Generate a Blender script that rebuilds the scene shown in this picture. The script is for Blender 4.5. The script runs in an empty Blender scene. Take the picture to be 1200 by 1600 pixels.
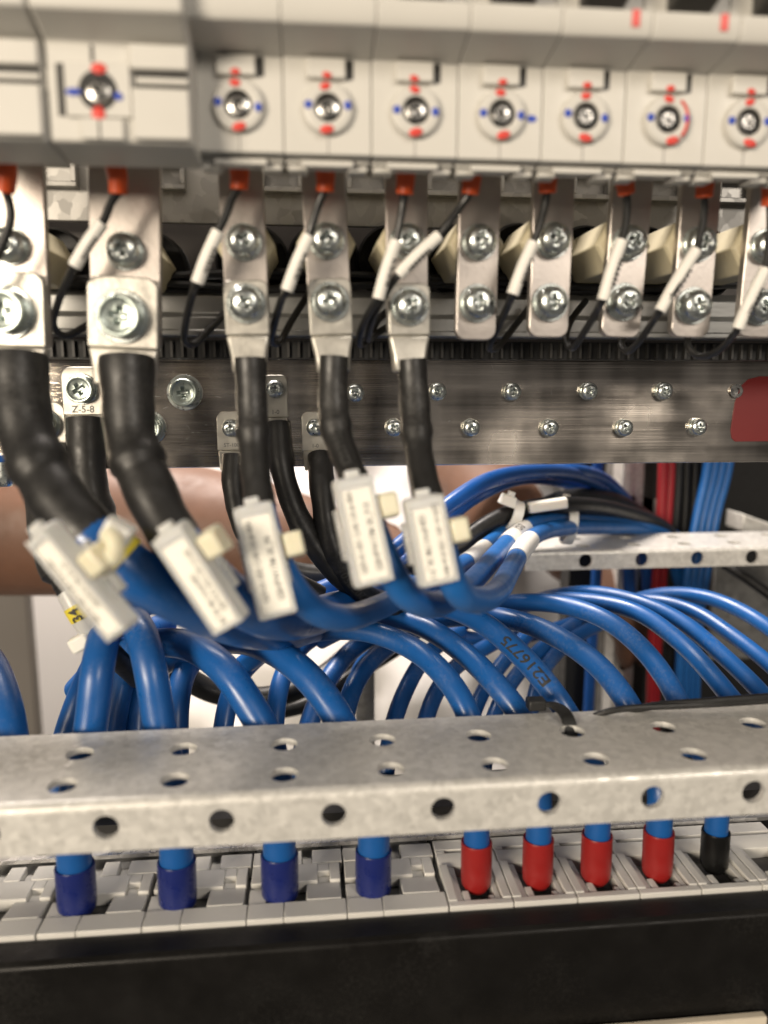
import bpy, bmesh, math, random
from mathutils import Vector, Matrix
random.seed(7)
R = math.radians
scene = bpy.context.scene
C = scene.collection
MM = 0.001

# ------------------------------------------------------------------ camera
YAW, PITCH, FPX = R(5.7), R(9.5), 1200.0
cam_d = bpy.data.cameras.new('camera'); cam = bpy.data.objects.new('camera', cam_d); C.objects.link(cam)
cam_d.sensor_fit = 'HORIZONTAL'; cam_d.sensor_width = 36; cam_d.lens = 36
cam_d.clip_start = 0.01; cam_d.clip_end = 50
cam.rotation_euler = (R(90) - PITCH, 0, -YAW)
cam_d.dof.use_dof = True; cam_d.dof.focus_distance = 0.250; cam_d.dof.aperture_fstop = 9.8
scene.camera = cam

# ------------------------------------------------------------------ world and lamps
w = bpy.data.worlds.new('World'); scene.world = w; w.use_nodes = True
w.node_tree.nodes['Background'].inputs[0].default_value = (1.0, 0.93, 0.86, 1)
w.node_tree.nodes['Background'].inputs[1].default_value = 0.095

def area(name, loc, target, sx, sy, power, col):
    d = bpy.data.lights.new(name, 'AREA'); d.shape = 'RECTANGLE'; d.size = sx; d.size_y = sy
    d.energy = power; d.color = col
    o = bpy.data.objects.new(name, d); C.objects.link(o)
    o.location = loc
    o.rotation_euler = (Vector(target) - Vector(loc)).to_track_quat('-Z', 'Y').to_euler()
    return o
area('room_lamp_front', (-0.78, -0.85, 0.17), (0.0, 0.2, -0.02), 0.50, 0.28, 21.0, (1.0, 0.865, 0.69))  # unseen room light, set near camera height so it reaches the bars
area('ceiling_lamp_side', (0.55, -0.80, 0.45), (0.05, 0.2, 0.0), 0.35, 0.25, 6.0, (1.0, 0.90, 0.78))
area('ceiling_lamp_rear', (-0.16, 0.53, 0.64), (-0.18, 0.86, -0.25), 0.5, 0.25, 21.0, (1.0, 0.90, 0.82))

scene.view_settings.view_transform = 'Standard'; scene.view_settings.look = 'None'
scene.view_settings.exposure = 0.0; scene.view_settings.gamma = 1.0
scene.render.engine = 'CYCLES'

# ------------------------------------------------------------------ measuring helpers (millimetres)
ROT = cam.rotation_euler.to_matrix()
def ray(px, py):
    return ROT @ Vector(((px - 600) / FPX, -(py - 800) / FPX, -1.0))
def W(px, py, Y):
    d = ray(px, py); return d * (Y / d.y)
def WZ(px, py, Z):
    d = ray(px, py); return d * (Z / d.z)

def proj(p):
    q = ROT.transposed() @ p; return 600 - FPX*q.x/q.z, 800 + FPX*q.y/q.z
def near(pts, px, py):
    return min(range(len(pts)), key=lambda i: (proj(pts[i])[0]-px)**2 + (proj(pts[i])[1]-py)**2)

# ------------------------------------------------------------------ materials
def _nt(name):
    m = bpy.data.materials.new(name); m.use_nodes = True
    return m, m.node_tree, m.node_tree.nodes['Principled BSDF']
def mat(name, col, rough=0.5, metal=0.0, var=0.12, vscale=120, bump=0.0, bscale=800, rvar=0.1, stretch=None, sss=0.0, trans=0.0, coat=0.0, aniso=0.0, spec=None, detail=4, dust=0.0, dcol=(0.35,0.34,0.32), dscale=900):
    m, nt, b = _nt(name); N = nt.nodes; L = nt.links
    tc = N.new('ShaderNodeTexCoord'); mp = N.new('ShaderNodeMapping')
    L.new(tc.outputs['Object'], mp.inputs['Vector'])
    if stretch: mp.inputs['Scale'].default_value = stretch
    n1 = N.new('ShaderNodeTexNoise'); n1.inputs['Scale'].default_value = vscale; n1.inputs['Detail'].default_value = detail
    L.new(mp.outputs[0], n1.inputs['Vector'])
    mx = N.new('ShaderNodeMix'); mx.data_type = 'RGBA'
    lo = [c * (1 - var) for c in col] + [1]; hi = [min(1, c * (1 + var)) for c in col] + [1]
    mx.inputs[6].default_value = lo; mx.inputs[7].default_value = hi
    L.new(n1.outputs['Fac'], mx.inputs[0]); L.new(mx.outputs[2], b.inputs['Base Color'])
    if dust:                                    # specks, scuffs and rubbed patches
        nd = N.new('ShaderNodeTexNoise'); nd.inputs['Scale'].default_value = dscale; nd.inputs['Detail'].default_value = 6; nd.inputs['Roughness'].default_value = .7
        ne = N.new('ShaderNodeTexNoise'); ne.inputs['Scale'].default_value = 45; ne.inputs['Detail'].default_value = 3
        L.new(tc.outputs['Object'], nd.inputs['Vector']); L.new(tc.outputs['Object'], ne.inputs['Vector'])
        mu = N.new('ShaderNodeMath'); mu.operation = 'MULTIPLY'; L.new(nd.outputs['Fac'], mu.inputs[0]); L.new(ne.outputs['Fac'], mu.inputs[1])
        rm = N.new('ShaderNodeMapRange'); rm.inputs['From Min'].default_value = .27; rm.inputs['From Max'].default_value = .46; rm.inputs['To Max'].default_value = dust; L.new(mu.outputs[0], rm.inputs['Value'])
        m2 = N.new('ShaderNodeMix'); m2.data_type = 'RGBA'; m2.inputs[7].default_value = (*dcol, 1)
        L.new(rm.outputs[0], m2.inputs[0]); L.new(mx.outputs[2], m2.inputs[6]); L.new(m2.outputs[2], b.inputs['Base Color'])
    mr = N.new('ShaderNodeMapRange'); mr.inputs['From Min'].default_value = 0.25; mr.inputs['From Max'].default_value = 0.75
    mr.inputs['To Min'].default_value = max(0.02, rough - rvar); mr.inputs['To Max'].default_value = min(1, rough + rvar)
    n3 = N.new('ShaderNodeTexNoise'); n3.inputs['Scale'].default_value = vscale * 2.3; n3.inputs['Detail'].default_value = 5
    L.new(mp.outputs[0], n3.inputs['Vector'])
    L.new(n3.outputs['Fac'], mr.inputs['Value']); L.new(mr.outputs[0], b.inputs['Roughness'])
    b.inputs['Metallic'].default_value = metal
    if bump:
        n2 = N.new('ShaderNodeTexNoise'); n2.inputs['Scale'].default_value = bscale; n2.inputs['Detail'].default_value = 3
        L.new(mp.outputs[0], n2.inputs['Vector'])
        bp = N.new('ShaderNodeBump'); bp.inputs['Strength'].default_value = bump; bp.inputs['Distance'].default_value = 0.0003
        L.new(n2.outputs['Fac'], bp.inputs['Height']); L.new(bp.outputs[0], b.inputs['Normal'])
    if sss:
        b.inputs['Subsurface Weight'].default_value = sss; b.inputs['Subsurface Radius'].default_value = (0.004, 0.003, 0.002); b.inputs['Subsurface Scale'].default_value = 1.0
    if trans: b.inputs['Transmission Weight'].default_value = trans
    if coat: b.inputs['Coat Weight'].default_value = coat; b.inputs['Coat Roughness'].default_value = 0.2
    if aniso: b.inputs['Anisotropic'].default_value = aniso
    if spec is not None: b.inputs['Specular IOR Level'].default_value = spec
    return m
def galvanised(name, a, bcol, scale, rough=0.42, metal=0.55):
    m, nt, b = _nt(name); N = nt.nodes; L = nt.links
    tc = N.new('ShaderNodeTexCoord')
    ns = N.new('ShaderNodeTexNoise'); ns.inputs['Scale'].default_value = scale * 1.5; ns.inputs['Detail'].default_value = 2
    ad = N.new('ShaderNodeMix'); ad.data_type = 'VECTOR'; ad.inputs[0].default_value = 0.0022
    L.new(tc.outputs['Object'], ns.inputs['Vector']); L.new(tc.outputs['Object'], ad.inputs[4]); L.new(ns.outputs['Color'], ad.inputs[5])
    v = N.new('ShaderNodeTexVoronoi'); v.inputs['Scale'].default_value = scale
    L.new(ad.outputs[1], v.inputs['Vector'])
    sp = N.new('ShaderNodeSeparateColor'); L.new(v.outputs['Color'], sp.inputs[0])
    n2 = N.new('ShaderNodeTexNoise'); n2.inputs['Scale'].default_value = scale * 0.25; n2.inputs['Detail'].default_value = 6
    L.new(tc.outputs['Object'], n2.inputs['Vector'])
    ma = N.new('ShaderNodeMath'); ma.operation = 'MULTIPLY_ADD'; ma.inputs[1].default_value = 0.55
    L.new(sp.outputs[0], ma.inputs[0])
    mb_ = N.new('ShaderNodeMath'); mb_.operation = 'MULTIPLY'; mb_.inputs[1].default_value = 0.55; L.new(n2.outputs['Fac'], mb_.inputs[0]); L.new(mb_.outputs[0], ma.inputs[2])
    mx = N.new('ShaderNodeMix'); mx.data_type = 'RGBA'; mx.inputs[6].default_value = (*a, 1); mx.inputs[7].default_value = (*bcol, 1)
    L.new(ma.outputs[0], mx.inputs[0]); L.new(mx.outputs[2], b.inputs['Base Color'])
    mr = N.new('ShaderNodeMapRange'); mr.inputs['To Min'].default_value = rough - 0.1; mr.inputs['To Max'].default_value = rough + 0.14
    L.new(sp.outputs[1], mr.inputs['Value']); L.new(mr.outputs[0], b.inputs['Roughness'])
    b.inputs['Metallic'].default_value = metal
    bp = N.new('ShaderNodeBump'); bp.inputs['Strength'].default_value = 0.12; bp.inputs['Distance'].default_value = 0.0003
    L.new(ma.outputs[0], bp.inputs['Height']); L.new(bp.outputs[0], b.inputs['Normal'])
    return m
def brushed(name, col, rough):
    # rolled tin-plated copper: fine lengthwise lines, a few scratches
    m, nt, b = _nt(name); N = nt.nodes; L = nt.links
    tc = N.new('ShaderNodeTexCoord'); mp = N.new('ShaderNodeMapping'); mp.inputs['Scale'].default_value = (25, 400, 2600)
    L.new(tc.outputs['Object'], mp.inputs['Vector'])
    n = N.new('ShaderNodeTexNoise'); n.inputs['Scale'].default_value = 1.0; n.inputs['Detail'].default_value = 5; L.new(mp.outputs[0], n.inputs['Vector'])
    mp2 = N.new('ShaderNodeMapping'); mp2.inputs['Scale'].default_value = (8, 100, 330); L.new(tc.outputs['Object'], mp2.inputs['Vector'])
    n2 = N.new('ShaderNodeTexNoise'); n2.inputs['Scale'].default_value = 1.0; n2.inputs['Detail'].default_value = 3; L.new(mp2.outputs[0], n2.inputs['Vector'])
    n4 = N.new('ShaderNodeTexNoise'); n4.inputs['Scale'].default_value = 35; n4.inputs['Detail'].default_value = 3; L.new(tc.outputs['Object'], n4.inputs['Vector'])
    mp3 = N.new('ShaderNodeMapping'); mp3.inputs['Scale'].default_value = (75, 1, 12); L.new(tc.outputs['Object'], mp3.inputs['Vector'])
    n5 = N.new('ShaderNodeTexNoise'); n5.inputs['Scale'].default_value = 1.0; n5.inputs['Detail'].default_value = 2; L.new(mp3.outputs[0], n5.inputs['Vector'])  # upright light and dark bands painted in, standing for room reflections
    mx = N.new('ShaderNodeMix'); mx.data_type = 'RGBA'
    mx.inputs[6].default_value = (*[c * 0.5 for c in col], 1); mx.inputs[7].default_value = (*[min(1, c * 1.35) for c in col], 1)
    av = N.new('ShaderNodeMath'); av.operation = 'ADD'; L.new(n2.outputs['Fac'], av.inputs[0]); L.new(n5.outputs['Fac'], av.inputs[1])
    ct = N.new('ShaderNodeMapRange'); ct.inputs['From Min'].default_value = .78; ct.inputs['From Max'].default_value = 1.16; L.new(av.outputs[0], ct.inputs['Value'])
    L.new(ct.outputs[0], mx.inputs[0]); L.new(mx.outputs[2], b.inputs['Base Color'])
    mr = N.new('ShaderNodeMapRange'); mr.inputs['From Min'].default_value = .3; mr.inputs['From Max'].default_value = .7
    mr.inputs['To Min'].default_value = rough - .10; mr.inputs['To Max'].default_value = rough + .12
    L.new(n4.outputs['Fac'], mr.inputs['Value']); L.new(mr.outputs[0], b.inputs['Roughness'])
    b.inputs['Metallic'].default_value = 1.0; b.inputs['Anisotropic'].default_value = 0.65; b.inputs['Anisotropic Rotation'].default_value = 0.25
    bp = N.new('ShaderNodeBump'); bp.inputs['Strength'].default_value = 0.35; bp.inputs['Distance'].default_value = 0.00012
    L.new(n.outputs['Fac'], bp.inputs['Height']); L.new(bp.outputs[0], b.inputs['Normal'])
    return m

M = {}
M['plastic'] = mat('grey_beige_plastic', (0.56, 0.545, 0.505), 0.48, var=0.04, vscale=60, bump=0.05, bscale=2500)
M['plastic_low'] = mat('light_grey_plastic', (0.57, 0.56, 0.53), 0.42, var=0.06, vscale=90, bump=0.05, bscale=2500)
M['dark_plastic'] = mat('dark_grey_plastic', (0.035, 0.033, 0.03), 0.5)
M['seam'] = mat('shadow_grey_plastic', (0.16, 0.15, 0.14), 0.6)
M['black'] = mat('black_heat_shrink', (0.013, 0.0125, 0.012), 0.46, var=0.3, vscale=150, bump=0.15, bscale=700, rvar=0.1, dust=0.10)
M['black_wire'] = mat('black_wire_insulation', (0.012, 0.012, 0.012), 0.42, var=0.2, vscale=300)
M['black_cover'] = mat('black_painted_cover', (0.006, 0.0055, 0.005), 0.42, var=0.35, vscale=60, bump=0.12, bscale=900, rvar=0.14, spec=0.2, dust=0.025)
M['blue'] = mat('blue_cable_sheath', (0.008, 0.083, 0.29), 0.36, var=0.26, vscale=55, bump=0.08, bscale=350, rvar=0.12, coat=0.06, dust=0.2)
M['blue_thin'] = mat('light_blue_cable_sheath', (0.012, 0.115, 0.37), 0.38, var=0.2, vscale=90, bump=0.12, bscale=260, rvar=0.1)
M['blue_deep'] = mat('deep_blue_cable_sheath', (0.008, 0.075, 0.30), 0.34, var=0.2, vscale=70)
M['blue_cap'] = mat('dark_blue_sleeve', (0.009, 0.017, 0.115), 0.3, var=0.12, vscale=120, sss=0.1)
M['red_cap'] = mat('red_vinyl_sleeve', (0.24, 0.012, 0.011), 0.36, var=0.12, vscale=150, bump=0.05, bscale=600)
M['red_wire'] = mat('red_wire_insulation', (0.32, 0.012, 0.018), 0.4, var=0.15)
M['orange'] = mat('orange_boot', (0.68, 0.095, 0.02), 0.4, var=0.15, vscale=200, sss=0.1)
M['sleeve'] = mat('white_marker_sleeve', (0.76, 0.74, 0.69), 0.45, var=0.08, vscale=250)
M['tag'] = mat('milky_tag_plastic', (0.87, 0.87, 0.84), 0.34, var=0.05, vscale=90, bump=0.03, bscale=500, sss=0.2, trans=0.4)
M['tag_clear'] = mat('frosted_tag_plastic', (0.80, 0.80, 0.76), 0.28, var=0.05, vscale=90, trans=0.55)
M['paper'] = mat('label_paper', (0.86, 0.84, 0.76), 0.5, var=0.03, vscale=90)
M['tie'] = mat('natural_nylon', (0.70, 0.66, 0.50), 0.36, var=0.06, vscale=120, sss=0.4)
M['tie_white'] = mat('white_nylon', (0.80, 0.78, 0.72), 0.36, var=0.05, vscale=120, sss=0.3)
M['yellow'] = mat('yellow_label', (0.70, 0.58, 0.05), 0.4, var=0.08)
M['ink'] = mat('black_ink', (0.02, 0.02, 0.02), 0.6)
M['ink_grey'] = mat('grey_ink', (0.16, 0.16, 0.155), 0.6)
M['emboss'] = mat('embossed_print', (0.035, 0.035, 0.034), 0.5)
M['red_paint'] = mat('red_paint_pen', (0.62, 0.05, 0.035), 0.45, var=0.25, vscale=600)
M['blue_paint'] = mat('blue_paint_pen', (0.02, 0.06, 0.42), 0.45, var=0.25, vscale=600)
M['bar'] = mat('plated_copper_bar', (0.52, 0.475, 0.44), 0.36, metal=0.88, var=0.10, vscale=70, bump=0.1, bscale=1200, rvar=0.08)
M['lug'] = mat('tin_plated_lug', (0.54, 0.52, 0.47), 0.38, metal=0.8, var=0.12, vscale=120, bump=0.25, bscale=350, rvar=0.1)
M['zinc'] = mat('zinc_plated_screw', (0.64, 0.68, 0.66), 0.30, metal=1.0, var=0.14, vscale=300, bump=0.12, bscale=900, rvar=0.08)
M['zinc_green'] = mat('passivated_zinc_screw', (0.50, 0.57, 0.53), 0.33, metal=0.9, var=0.22, vscale=220, bump=0.15, bscale=700, rvar=0.1)
M['zinc_dark'] = mat('steel_terminal_screw', (0.42, 0.41, 0.39), 0.28, metal=1.0, var=0.2, vscale=300)
M['busbar'] = brushed('brushed_busbar', (0.72, 0.65, 0.57), 0.16)
M['galv'] = galvanised('galvanised_beam', (0.48, 0.47, 0.44), (0.76, 0.745, 0.705), 620, metal=0.32)
M['galv_dull'] = galvanised('dull_galvanised_sheet', (0.20, 0.195, 0.185), (0.38, 0.37, 0.35), 260)
M['galv_bright'] = galvanised('bright_spangled_sheet', (0.36, 0.355, 0.35), (0.72, 0.71, 0.69), 420, rough=0.3, metal=0.8)
M['grey_rail'] = mat('grey_zinc_rail', (0.30, 0.30, 0.29), 0.4, metal=0.75, var=0.2, vscale=60, stretch=(0.15, 1, 1), bump=0.1)
M['brown_plate'] = mat('brown_back_plate', (0.075, 0.066, 0.06), 0.55, var=0.25, vscale=40)
M['cream'] = mat('cream_insulator', (0.50, 0.45, 0.31), 0.45, var=0.06, vscale=120)
M['rubber'] = mat('black_rubber', (0.008, 0.008, 0.008), 0.6)
M['black_cap'] = mat('black_vinyl_sleeve', (0.005, 0.005, 0.005), 0.32, spec=0.3)
M['dark'] = mat('dark_cabinet_side', (0.012, 0.011, 0.010), 0.6)
M['wall'] = mat('white_wall_paint', (0.78, 0.75, 0.71), 0.7, var=0.03, vscale=4)
M['grey_panel'] = mat('taupe_door_panel', (0.16, 0.145, 0.13), 0.5, var=0.15, vscale=12, stretch=(0.3, 1, 1))
M['skin'] = mat('skin', (0.15, 0.076, 0.047), 0.55, var=0.3, vscale=60, bump=0.25, bscale=900, sss=0.25)
M['shirt'] = mat('white_cotton', (0.80, 0.78, 0.76), 0.8, var=0.04, vscale=30, bump=0.2, bscale=900)
M['hair'] = mat('dark_hair', (0.02, 0.015, 0.01), 0.5)
M['trousers'] = mat('dark_cloth', (0.05, 0.05, 0.06), 0.8)
M['red_reflection'] = mat('painted_red_reflection', (0.14, 0.012, 0.012), 0.5, var=0.3, vscale=40)
M['pale'] = mat('pale_trim', (0.62, 0.55, 0.44), 0.5)

# ------------------------------------------------------------------ mesh helpers
class MB:
    def __init__(s): s.v = []; s.f = []
    def add(s, vs, fs):
        k = len(s.v); s.v += [Vector(p) for p in vs]; s.f += [[i + k for i in f] for f in fs]; return s
    def box(s, x0, x1, y0, y1, z0, z1):
        vs = [(x0,y0,z0),(x1,y0,z0),(x1,y1,z0),(x0,y1,z0),(x0,y0,z1),(x1,y0,z1),(x1,y1,z1),(x0,y1,z1)]
        return s.add(vs, [(0,3,2,1),(4,5,6,7),(0,1,5,4),(1,2,6,5),(2,3,7,6),(3,0,4,7)])
    def frame_box(s, o, u, v, n, a0, a1, b0, b1, c0, c1, taper=0.0):
        o = Vector(o); vs = []
        for c in (c0, c1):
            t = taper if c == c1 else 0
            for a, b in ((a0+t,b0+t),(a1-t,b0+t),(a1-t,b1-t),(a0+t,b1-t)):
                vs.append(o + u*a + v*b + n*c)
        return s.add(vs, [(0,3,2,1),(4,5,6,7),(0,1,5,4),(1,2,6,5),(2,3,7,6),(3,0,4,7)])
    def prism_x(s, prof, x0, x1):
        n = len(prof)
        vs = [(x0, y, z) for y, z in prof] + [(x1, y, z) for y, z in prof]
        fs = [list(range(n)), list(range(2*n-1, n-1, -1))]
        fs += [(i, i+n, (i+1)%n+n, (i+1)%n) for i in range(n)]
        return s.add(vs, fs)
    def prism_frame(s, pts, o, u, v, n, c0, c1):
        k = len(pts); o = Vector(o)
        vs = [o+u*a+v*b+n*c0 for a, b in pts] + [o+u*a+v*b+n*c1 for a, b in pts]
        fs = [list(range(k-1,-1,-1)), list(range(k, 2*k))]
        fs += [(i, (i+1)%k, (i+1)%k+k, i+k) for i in range(k)]
        return s.add(vs, fs)
    def lathe(s, o, ax, prof, seg=24, capa=True, capb=True):
        o = Vector(o); ax = Vector(ax).normalized()
        t = Vector((0,0,1)) if abs(ax.z) < .9 else Vector((1,0,0))
        u = ax.cross(t).normalized(); v = ax.cross(u)
        vs = []; fs = []
        for r, h in prof:
            for i in range(seg):
                a = 2*math.pi*i/seg; vs.append(o + ax*h + (u*math.cos(a)+v*math.sin(a))*r)
        for j in range(len(prof)-1):
            for i in range(seg):
                a = j*seg+i; b = j*seg+(i+1)%seg; fs.append((a, b, b+seg, a+seg))
        if capa: fs.append(list(range(seg-1,-1,-1)))
        if capb: fs.append([(len(prof)-1)*seg+i for i in range(seg)])
        return s.add(vs, fs)
    def tube(s, path, r, seg=14, cap=True):
        fr = frames(path); n = len(path); vs = []; fs = []
        for i, (p, t, u, v) in enumerate(fr):
            rr = r(i/(n-1)) if callable(r) else r
            for k in range(seg):
                a = 2*math.pi*k/seg; vs.append(p + (u*math.cos(a)+v*math.sin(a))*rr)
        for i in range(n-1):
            for k in range(seg):
                a = i*seg+k; b = i*seg+(k+1)%seg; fs.append((a, a+seg, b+seg, b))
        if cap: fs += [list(range(seg)), [(n-1)*seg+k for k in range(seg-1,-1,-1)]]
        return s.add(vs, fs)
    def ell(s, o, rx, ry, rz, seg=12, rings=8, rot=None):
        o = Vector(o); vs = []; fs = []
        for j in range(rings+1):
            th = math.pi*j/rings
            for i in range(seg):
                a = 2*math.pi*i/seg
                p = Vector((rx*math.sin(th)*math.cos(a), ry*math.sin(th)*math.sin(a), rz*math.cos(th)))
                vs.append(o + (rot @ p if rot else p))
        for j in range(rings):
            for i in range(seg):
                a = j*seg+i; b = j*seg+(i+1)%seg; fs.append((a, a+seg, b+seg, b))
        return s.add(vs, fs)
def frames(path):
    path = [Vector(p) for p in path]; out = []; n = len(path)
    t0 = (path[1]-path[0]).normalized()
    ref = Vector((0,-1,0)) if abs(t0.y) < .8 else Vector((0,0,1))
    u = (ref - t0*ref.dot(t0)).normalized()
    for i in range(n):
        t = (path[min(i+1,n-1)]-path[max(i-1,0)]).normalized()
        u = (u - t*u.dot(t)).normalized(); out.append((path[i], t, u, t.cross(u)))
    return out
def spline(pts, step=2.0):
    P = [Vector(p) for p in pts]
    P = [P[0]*2-P[1]] + P + [P[-1]*2-P[-2]]
    out = []
    for i in range(1, len(P)-2):
        a, b, c, d = P[i-1:i+3]
        n = max(2, int((c-b).length/step))
        al = 0.5
        t0 = 0; t1 = t0+max(1e-4,(b-a).length)**al; t2 = t1+max(1e-4,(c-b).length)**al; t3 = t2+max(1e-4,(d-c).length)**al
        for k in range(n):
            t = t1+(t2-t1)*k/n
            A1 = a*((t1-t)/(t1-t0))+b*((t-t0)/(t1-t0)); A2 = b*((t2-t)/(t2-t1))+c*((t-t1)/(t2-t1)); A3 = c*((t3-t)/(t3-t2))+d*((t-t2)/(t3-t2))
            B1 = A1*((t2-t)/(t2-t0))+A2*((t-t0)/(t2-t0)); B2 = A2*((t3-t)/(t3-t1))+A3*((t-t1)/(t3-t1))
            out.append(B1*((t2-t)/(t2-t1))+B2*((t-t1)/(t2-t1)))
    out.append(P[-2]); return out
def smooth(path, it=6):
    p = [Vector(q) for q in path]
    for _ in range(it):
        p = [p[0]] + [(p[i-1]+p[i]*2+p[i+1])/4 for i in range(1,len(p)-1)] + [p[-1]]
    return p
def pix(pts, step=2.0): return smooth(spline([W(*p) for p in pts], step))

ORG = {}
def to_mesh(name, mb, org, ang=35, flat=False):
    me = bpy.data.meshes.new(name)
    me.from_pydata([((p-org)*MM)[:] for p in mb.v], [], mb.f)
    bm = bmesh.new(); bm.from_mesh(me); bmesh.ops.recalc_face_normals(bm, faces=bm.faces); bm.to_mesh(me); bm.free()
    if not flat:
        me.polygons.foreach_set('use_smooth', [True]*len(me.polygons)); me.set_sharp_from_angle(angle=R(ang))
    return me
def obj(name, mb, m, parent=None, bevel=0, org=None, ang=35, seg=2):
    if parent is not None: o_ = ORG[parent.name]
    elif org is not None: o_ = Vector(org)
    else:
        xs = [p.x for p in mb.v]; ys = [p.y for p in mb.v]; zs = [p.z for p in mb.v]
        o_ = Vector(((min(xs)+max(xs))/2, (min(ys)+max(ys))/2, min(zs)))
    me = to_mesh(name, mb, o_, ang); me.materials.append(M[m])
    o = bpy.data.objects.new(name, me); C.objects.link(o)
    if parent is not None: o.parent = parent
    else: o.location = o_*MM
    ORG[o.name] = o_
    if bevel:
        b = o.modifiers.new('bevel', 'BEVEL'); b.width = bevel*MM; b.segments = seg; b.limit_method = 'ANGLE'; b.angle_limit = R(40)
    return o
def inst(name, me, parent, pos, rot=(0,0,0), sc=1.0, rel=None):
    """a piece that shares its mesh; pos in scene millimetres (rel: the parent piece's own position)"""
    o = bpy.data.objects.new(name, me); C.objects.link(o); o.parent = parent
    if rel is None:
        o.location = (Vector(pos)-ORG[parent.name])*MM; o.rotation_euler = rot; o.scale = (sc,)*3
    ORG[o.name] = Vector(pos)
    return o
def thing(name, label, cat, org, group=None):
    o = bpy.data.objects.new(name, None); C.objects.link(o); o.empty_display_size = 0.005
    o.location = Vector(org)*MM; ORG[o.name] = Vector(org)
    return tag(o, label, cat, group)
def tag(o, label, cat, group=None):
    o['label'] = label; o['category'] = cat
    if group: o['group'] = group
    return o
def struct(o): o['kind'] = 'structure'; return o

# text as flat letter shapes
_tc = {}
def letters(s):
    if s not in _tc:
        cu = bpy.data.curves.new('t', 'FONT'); cu.body = s; cu.size = 1.0; cu.align_x = 'CENTER'; cu.align_y = 'CENTER'; cu.resolution_u = 3; cu.offset = 0.018
        o = bpy.data.objects.new('t', cu); C.objects.link(o)
        dg = bpy.context.evaluated_depsgraph_get(); me = bpy.data.meshes.new_from_object(o.evaluated_get(dg))
        bm = bmesh.new(); bm.from_mesh(me); bmesh.ops.triangulate(bm, faces=bm.faces)
        bmesh.ops.subdivide_edges(bm, edges=[e for e in bm.edges if e.calc_length() > .18], cuts=2); bmesh.ops.triangulate(bm, faces=bm.faces); bm.to_mesh(me); bm.free()
        _tc[s] = ([v.co.copy() for v in me.vertices], [list(p.vertices) for p in me.polygons])
        bpy.data.objects.remove(o); bpy.data.curves.remove(cu); bpy.data.meshes.remove(me)
    return _tc[s]
def text(mb, s, size, fn, sx=1.0):
    vs, fs = letters(s)
    return mb.add([fn(v.x*size*sx, v.y*size) for v in vs], fs)

# perforated sheet strip: s runs along, t across, P(s,t,d) gives the point, d is depth into the sheet
def perf(mb, P, s0, s1, t0, t1, holes, r, th, seg=20, tc=None):
    tc = (t0+t1)/2 if tc is None else tc
    holes = sorted(h for h in holes if s0+r < h < s1-r)
    cuts = [s0] + [(holes[i]+holes[i+1])/2 for i in range(len(holes)-1)] + [s1]
    for i, h in enumerate(holes):
        a, b = cuts[i], cuts[i+1]
        # plain flanks if the cell is long
        lo, hi = max(a, h-1.6*r), min(b, h+1.6*r)
        for x0, x1 in ((a, lo), (hi, b)):
            if x1-x0 > 1e-6:
                for d in (0, th): mb.add([P(x0,t0,d),P(x1,t0,d),P(x1,t1,d),P(x0,t1,d)], [(0,1,2,3)])
        angs = [2*math.pi*k/seg for k in range(seg)] + [math.atan2(y-tc, x-h) % (2*math.pi) for x in (lo, hi) for y in (t0, t1)]
        angs = sorted(set(round(q, 6) for q in angs)); n = len(angs)
        inn, outp = [], []
        for q in angs:
            cx, sy = math.cos(q), math.sin(q)
            kx = ((hi-h)/cx if cx > 0 else (lo-h)/cx) if abs(cx) > 1e-9 else 1e9
            ky = ((t1-tc)/sy if sy > 0 else (t0-tc)/sy) if abs(sy) > 1e-9 else 1e9
            k = min(kx, ky); outp.append((h+cx*k, tc+sy*k)); inn.append((h+cx*r, tc+sy*r))
        for d in (0, th):
            mb.add([P(*p, d) for p in inn]+[P(*p, d) for p in outp], [(k, (k+1)%n, (k+1)%n+n, k+n) for k in range(n)])
        mb.add([P(*p, 0) for p in inn]+[P(*p, th) for p in inn], [(k, (k+1)%n, (k+1)%n+n, k+n) for k in range(n)])
    for t in (t0, t1): mb.add([P(s0,t,0),P(s1,t,0),P(s1,t,th),P(s0,t,th)], [(0,1,2,3)])
    for q in (s0, s1): mb.add([P(q,t0,0),P(q,t1,0),P(q,t1,th),P(q,t0,th)], [(0,1,2,3)])

# screw prototypes (axis towards -y, seat at y = 0, head diameter 1 unit = 8 mm nominal)
def evaluated_boolean(mb_head, mb_cut, name, m):
    a = obj('tmp_head', mb_head, m, org=(0,0,0)); b = obj('tmp_cut', mb_cut, m, org=(0,0,0))
    md = a.modifiers.new('b', 'BOOLEAN'); md.object = b; md.operation = 'DIFFERENCE'; md.solver = 'EXACT'; md.use_self = True
    bv = a.modifiers.new('bev', 'BEVEL'); bv.width = 0.12*MM; bv.segments = 1; bv.limit_method = 'ANGLE'; bv.angle_limit = R(50)
    dg = bpy.context.evaluated_depsgraph_get(); me = bpy.data.meshes.new_from_object(a.evaluated_get(dg)); me.name = name
    me.polygons.foreach_set('use_smooth', [True]*len(me.polygons)); me.set_sharp_from_angle(angle=R(40))
    me.materials.clear(); me.materials.append(M[m])
    bpy.data.objects.remove(a); bpy.data.objects.remove(b)
    return me
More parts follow.
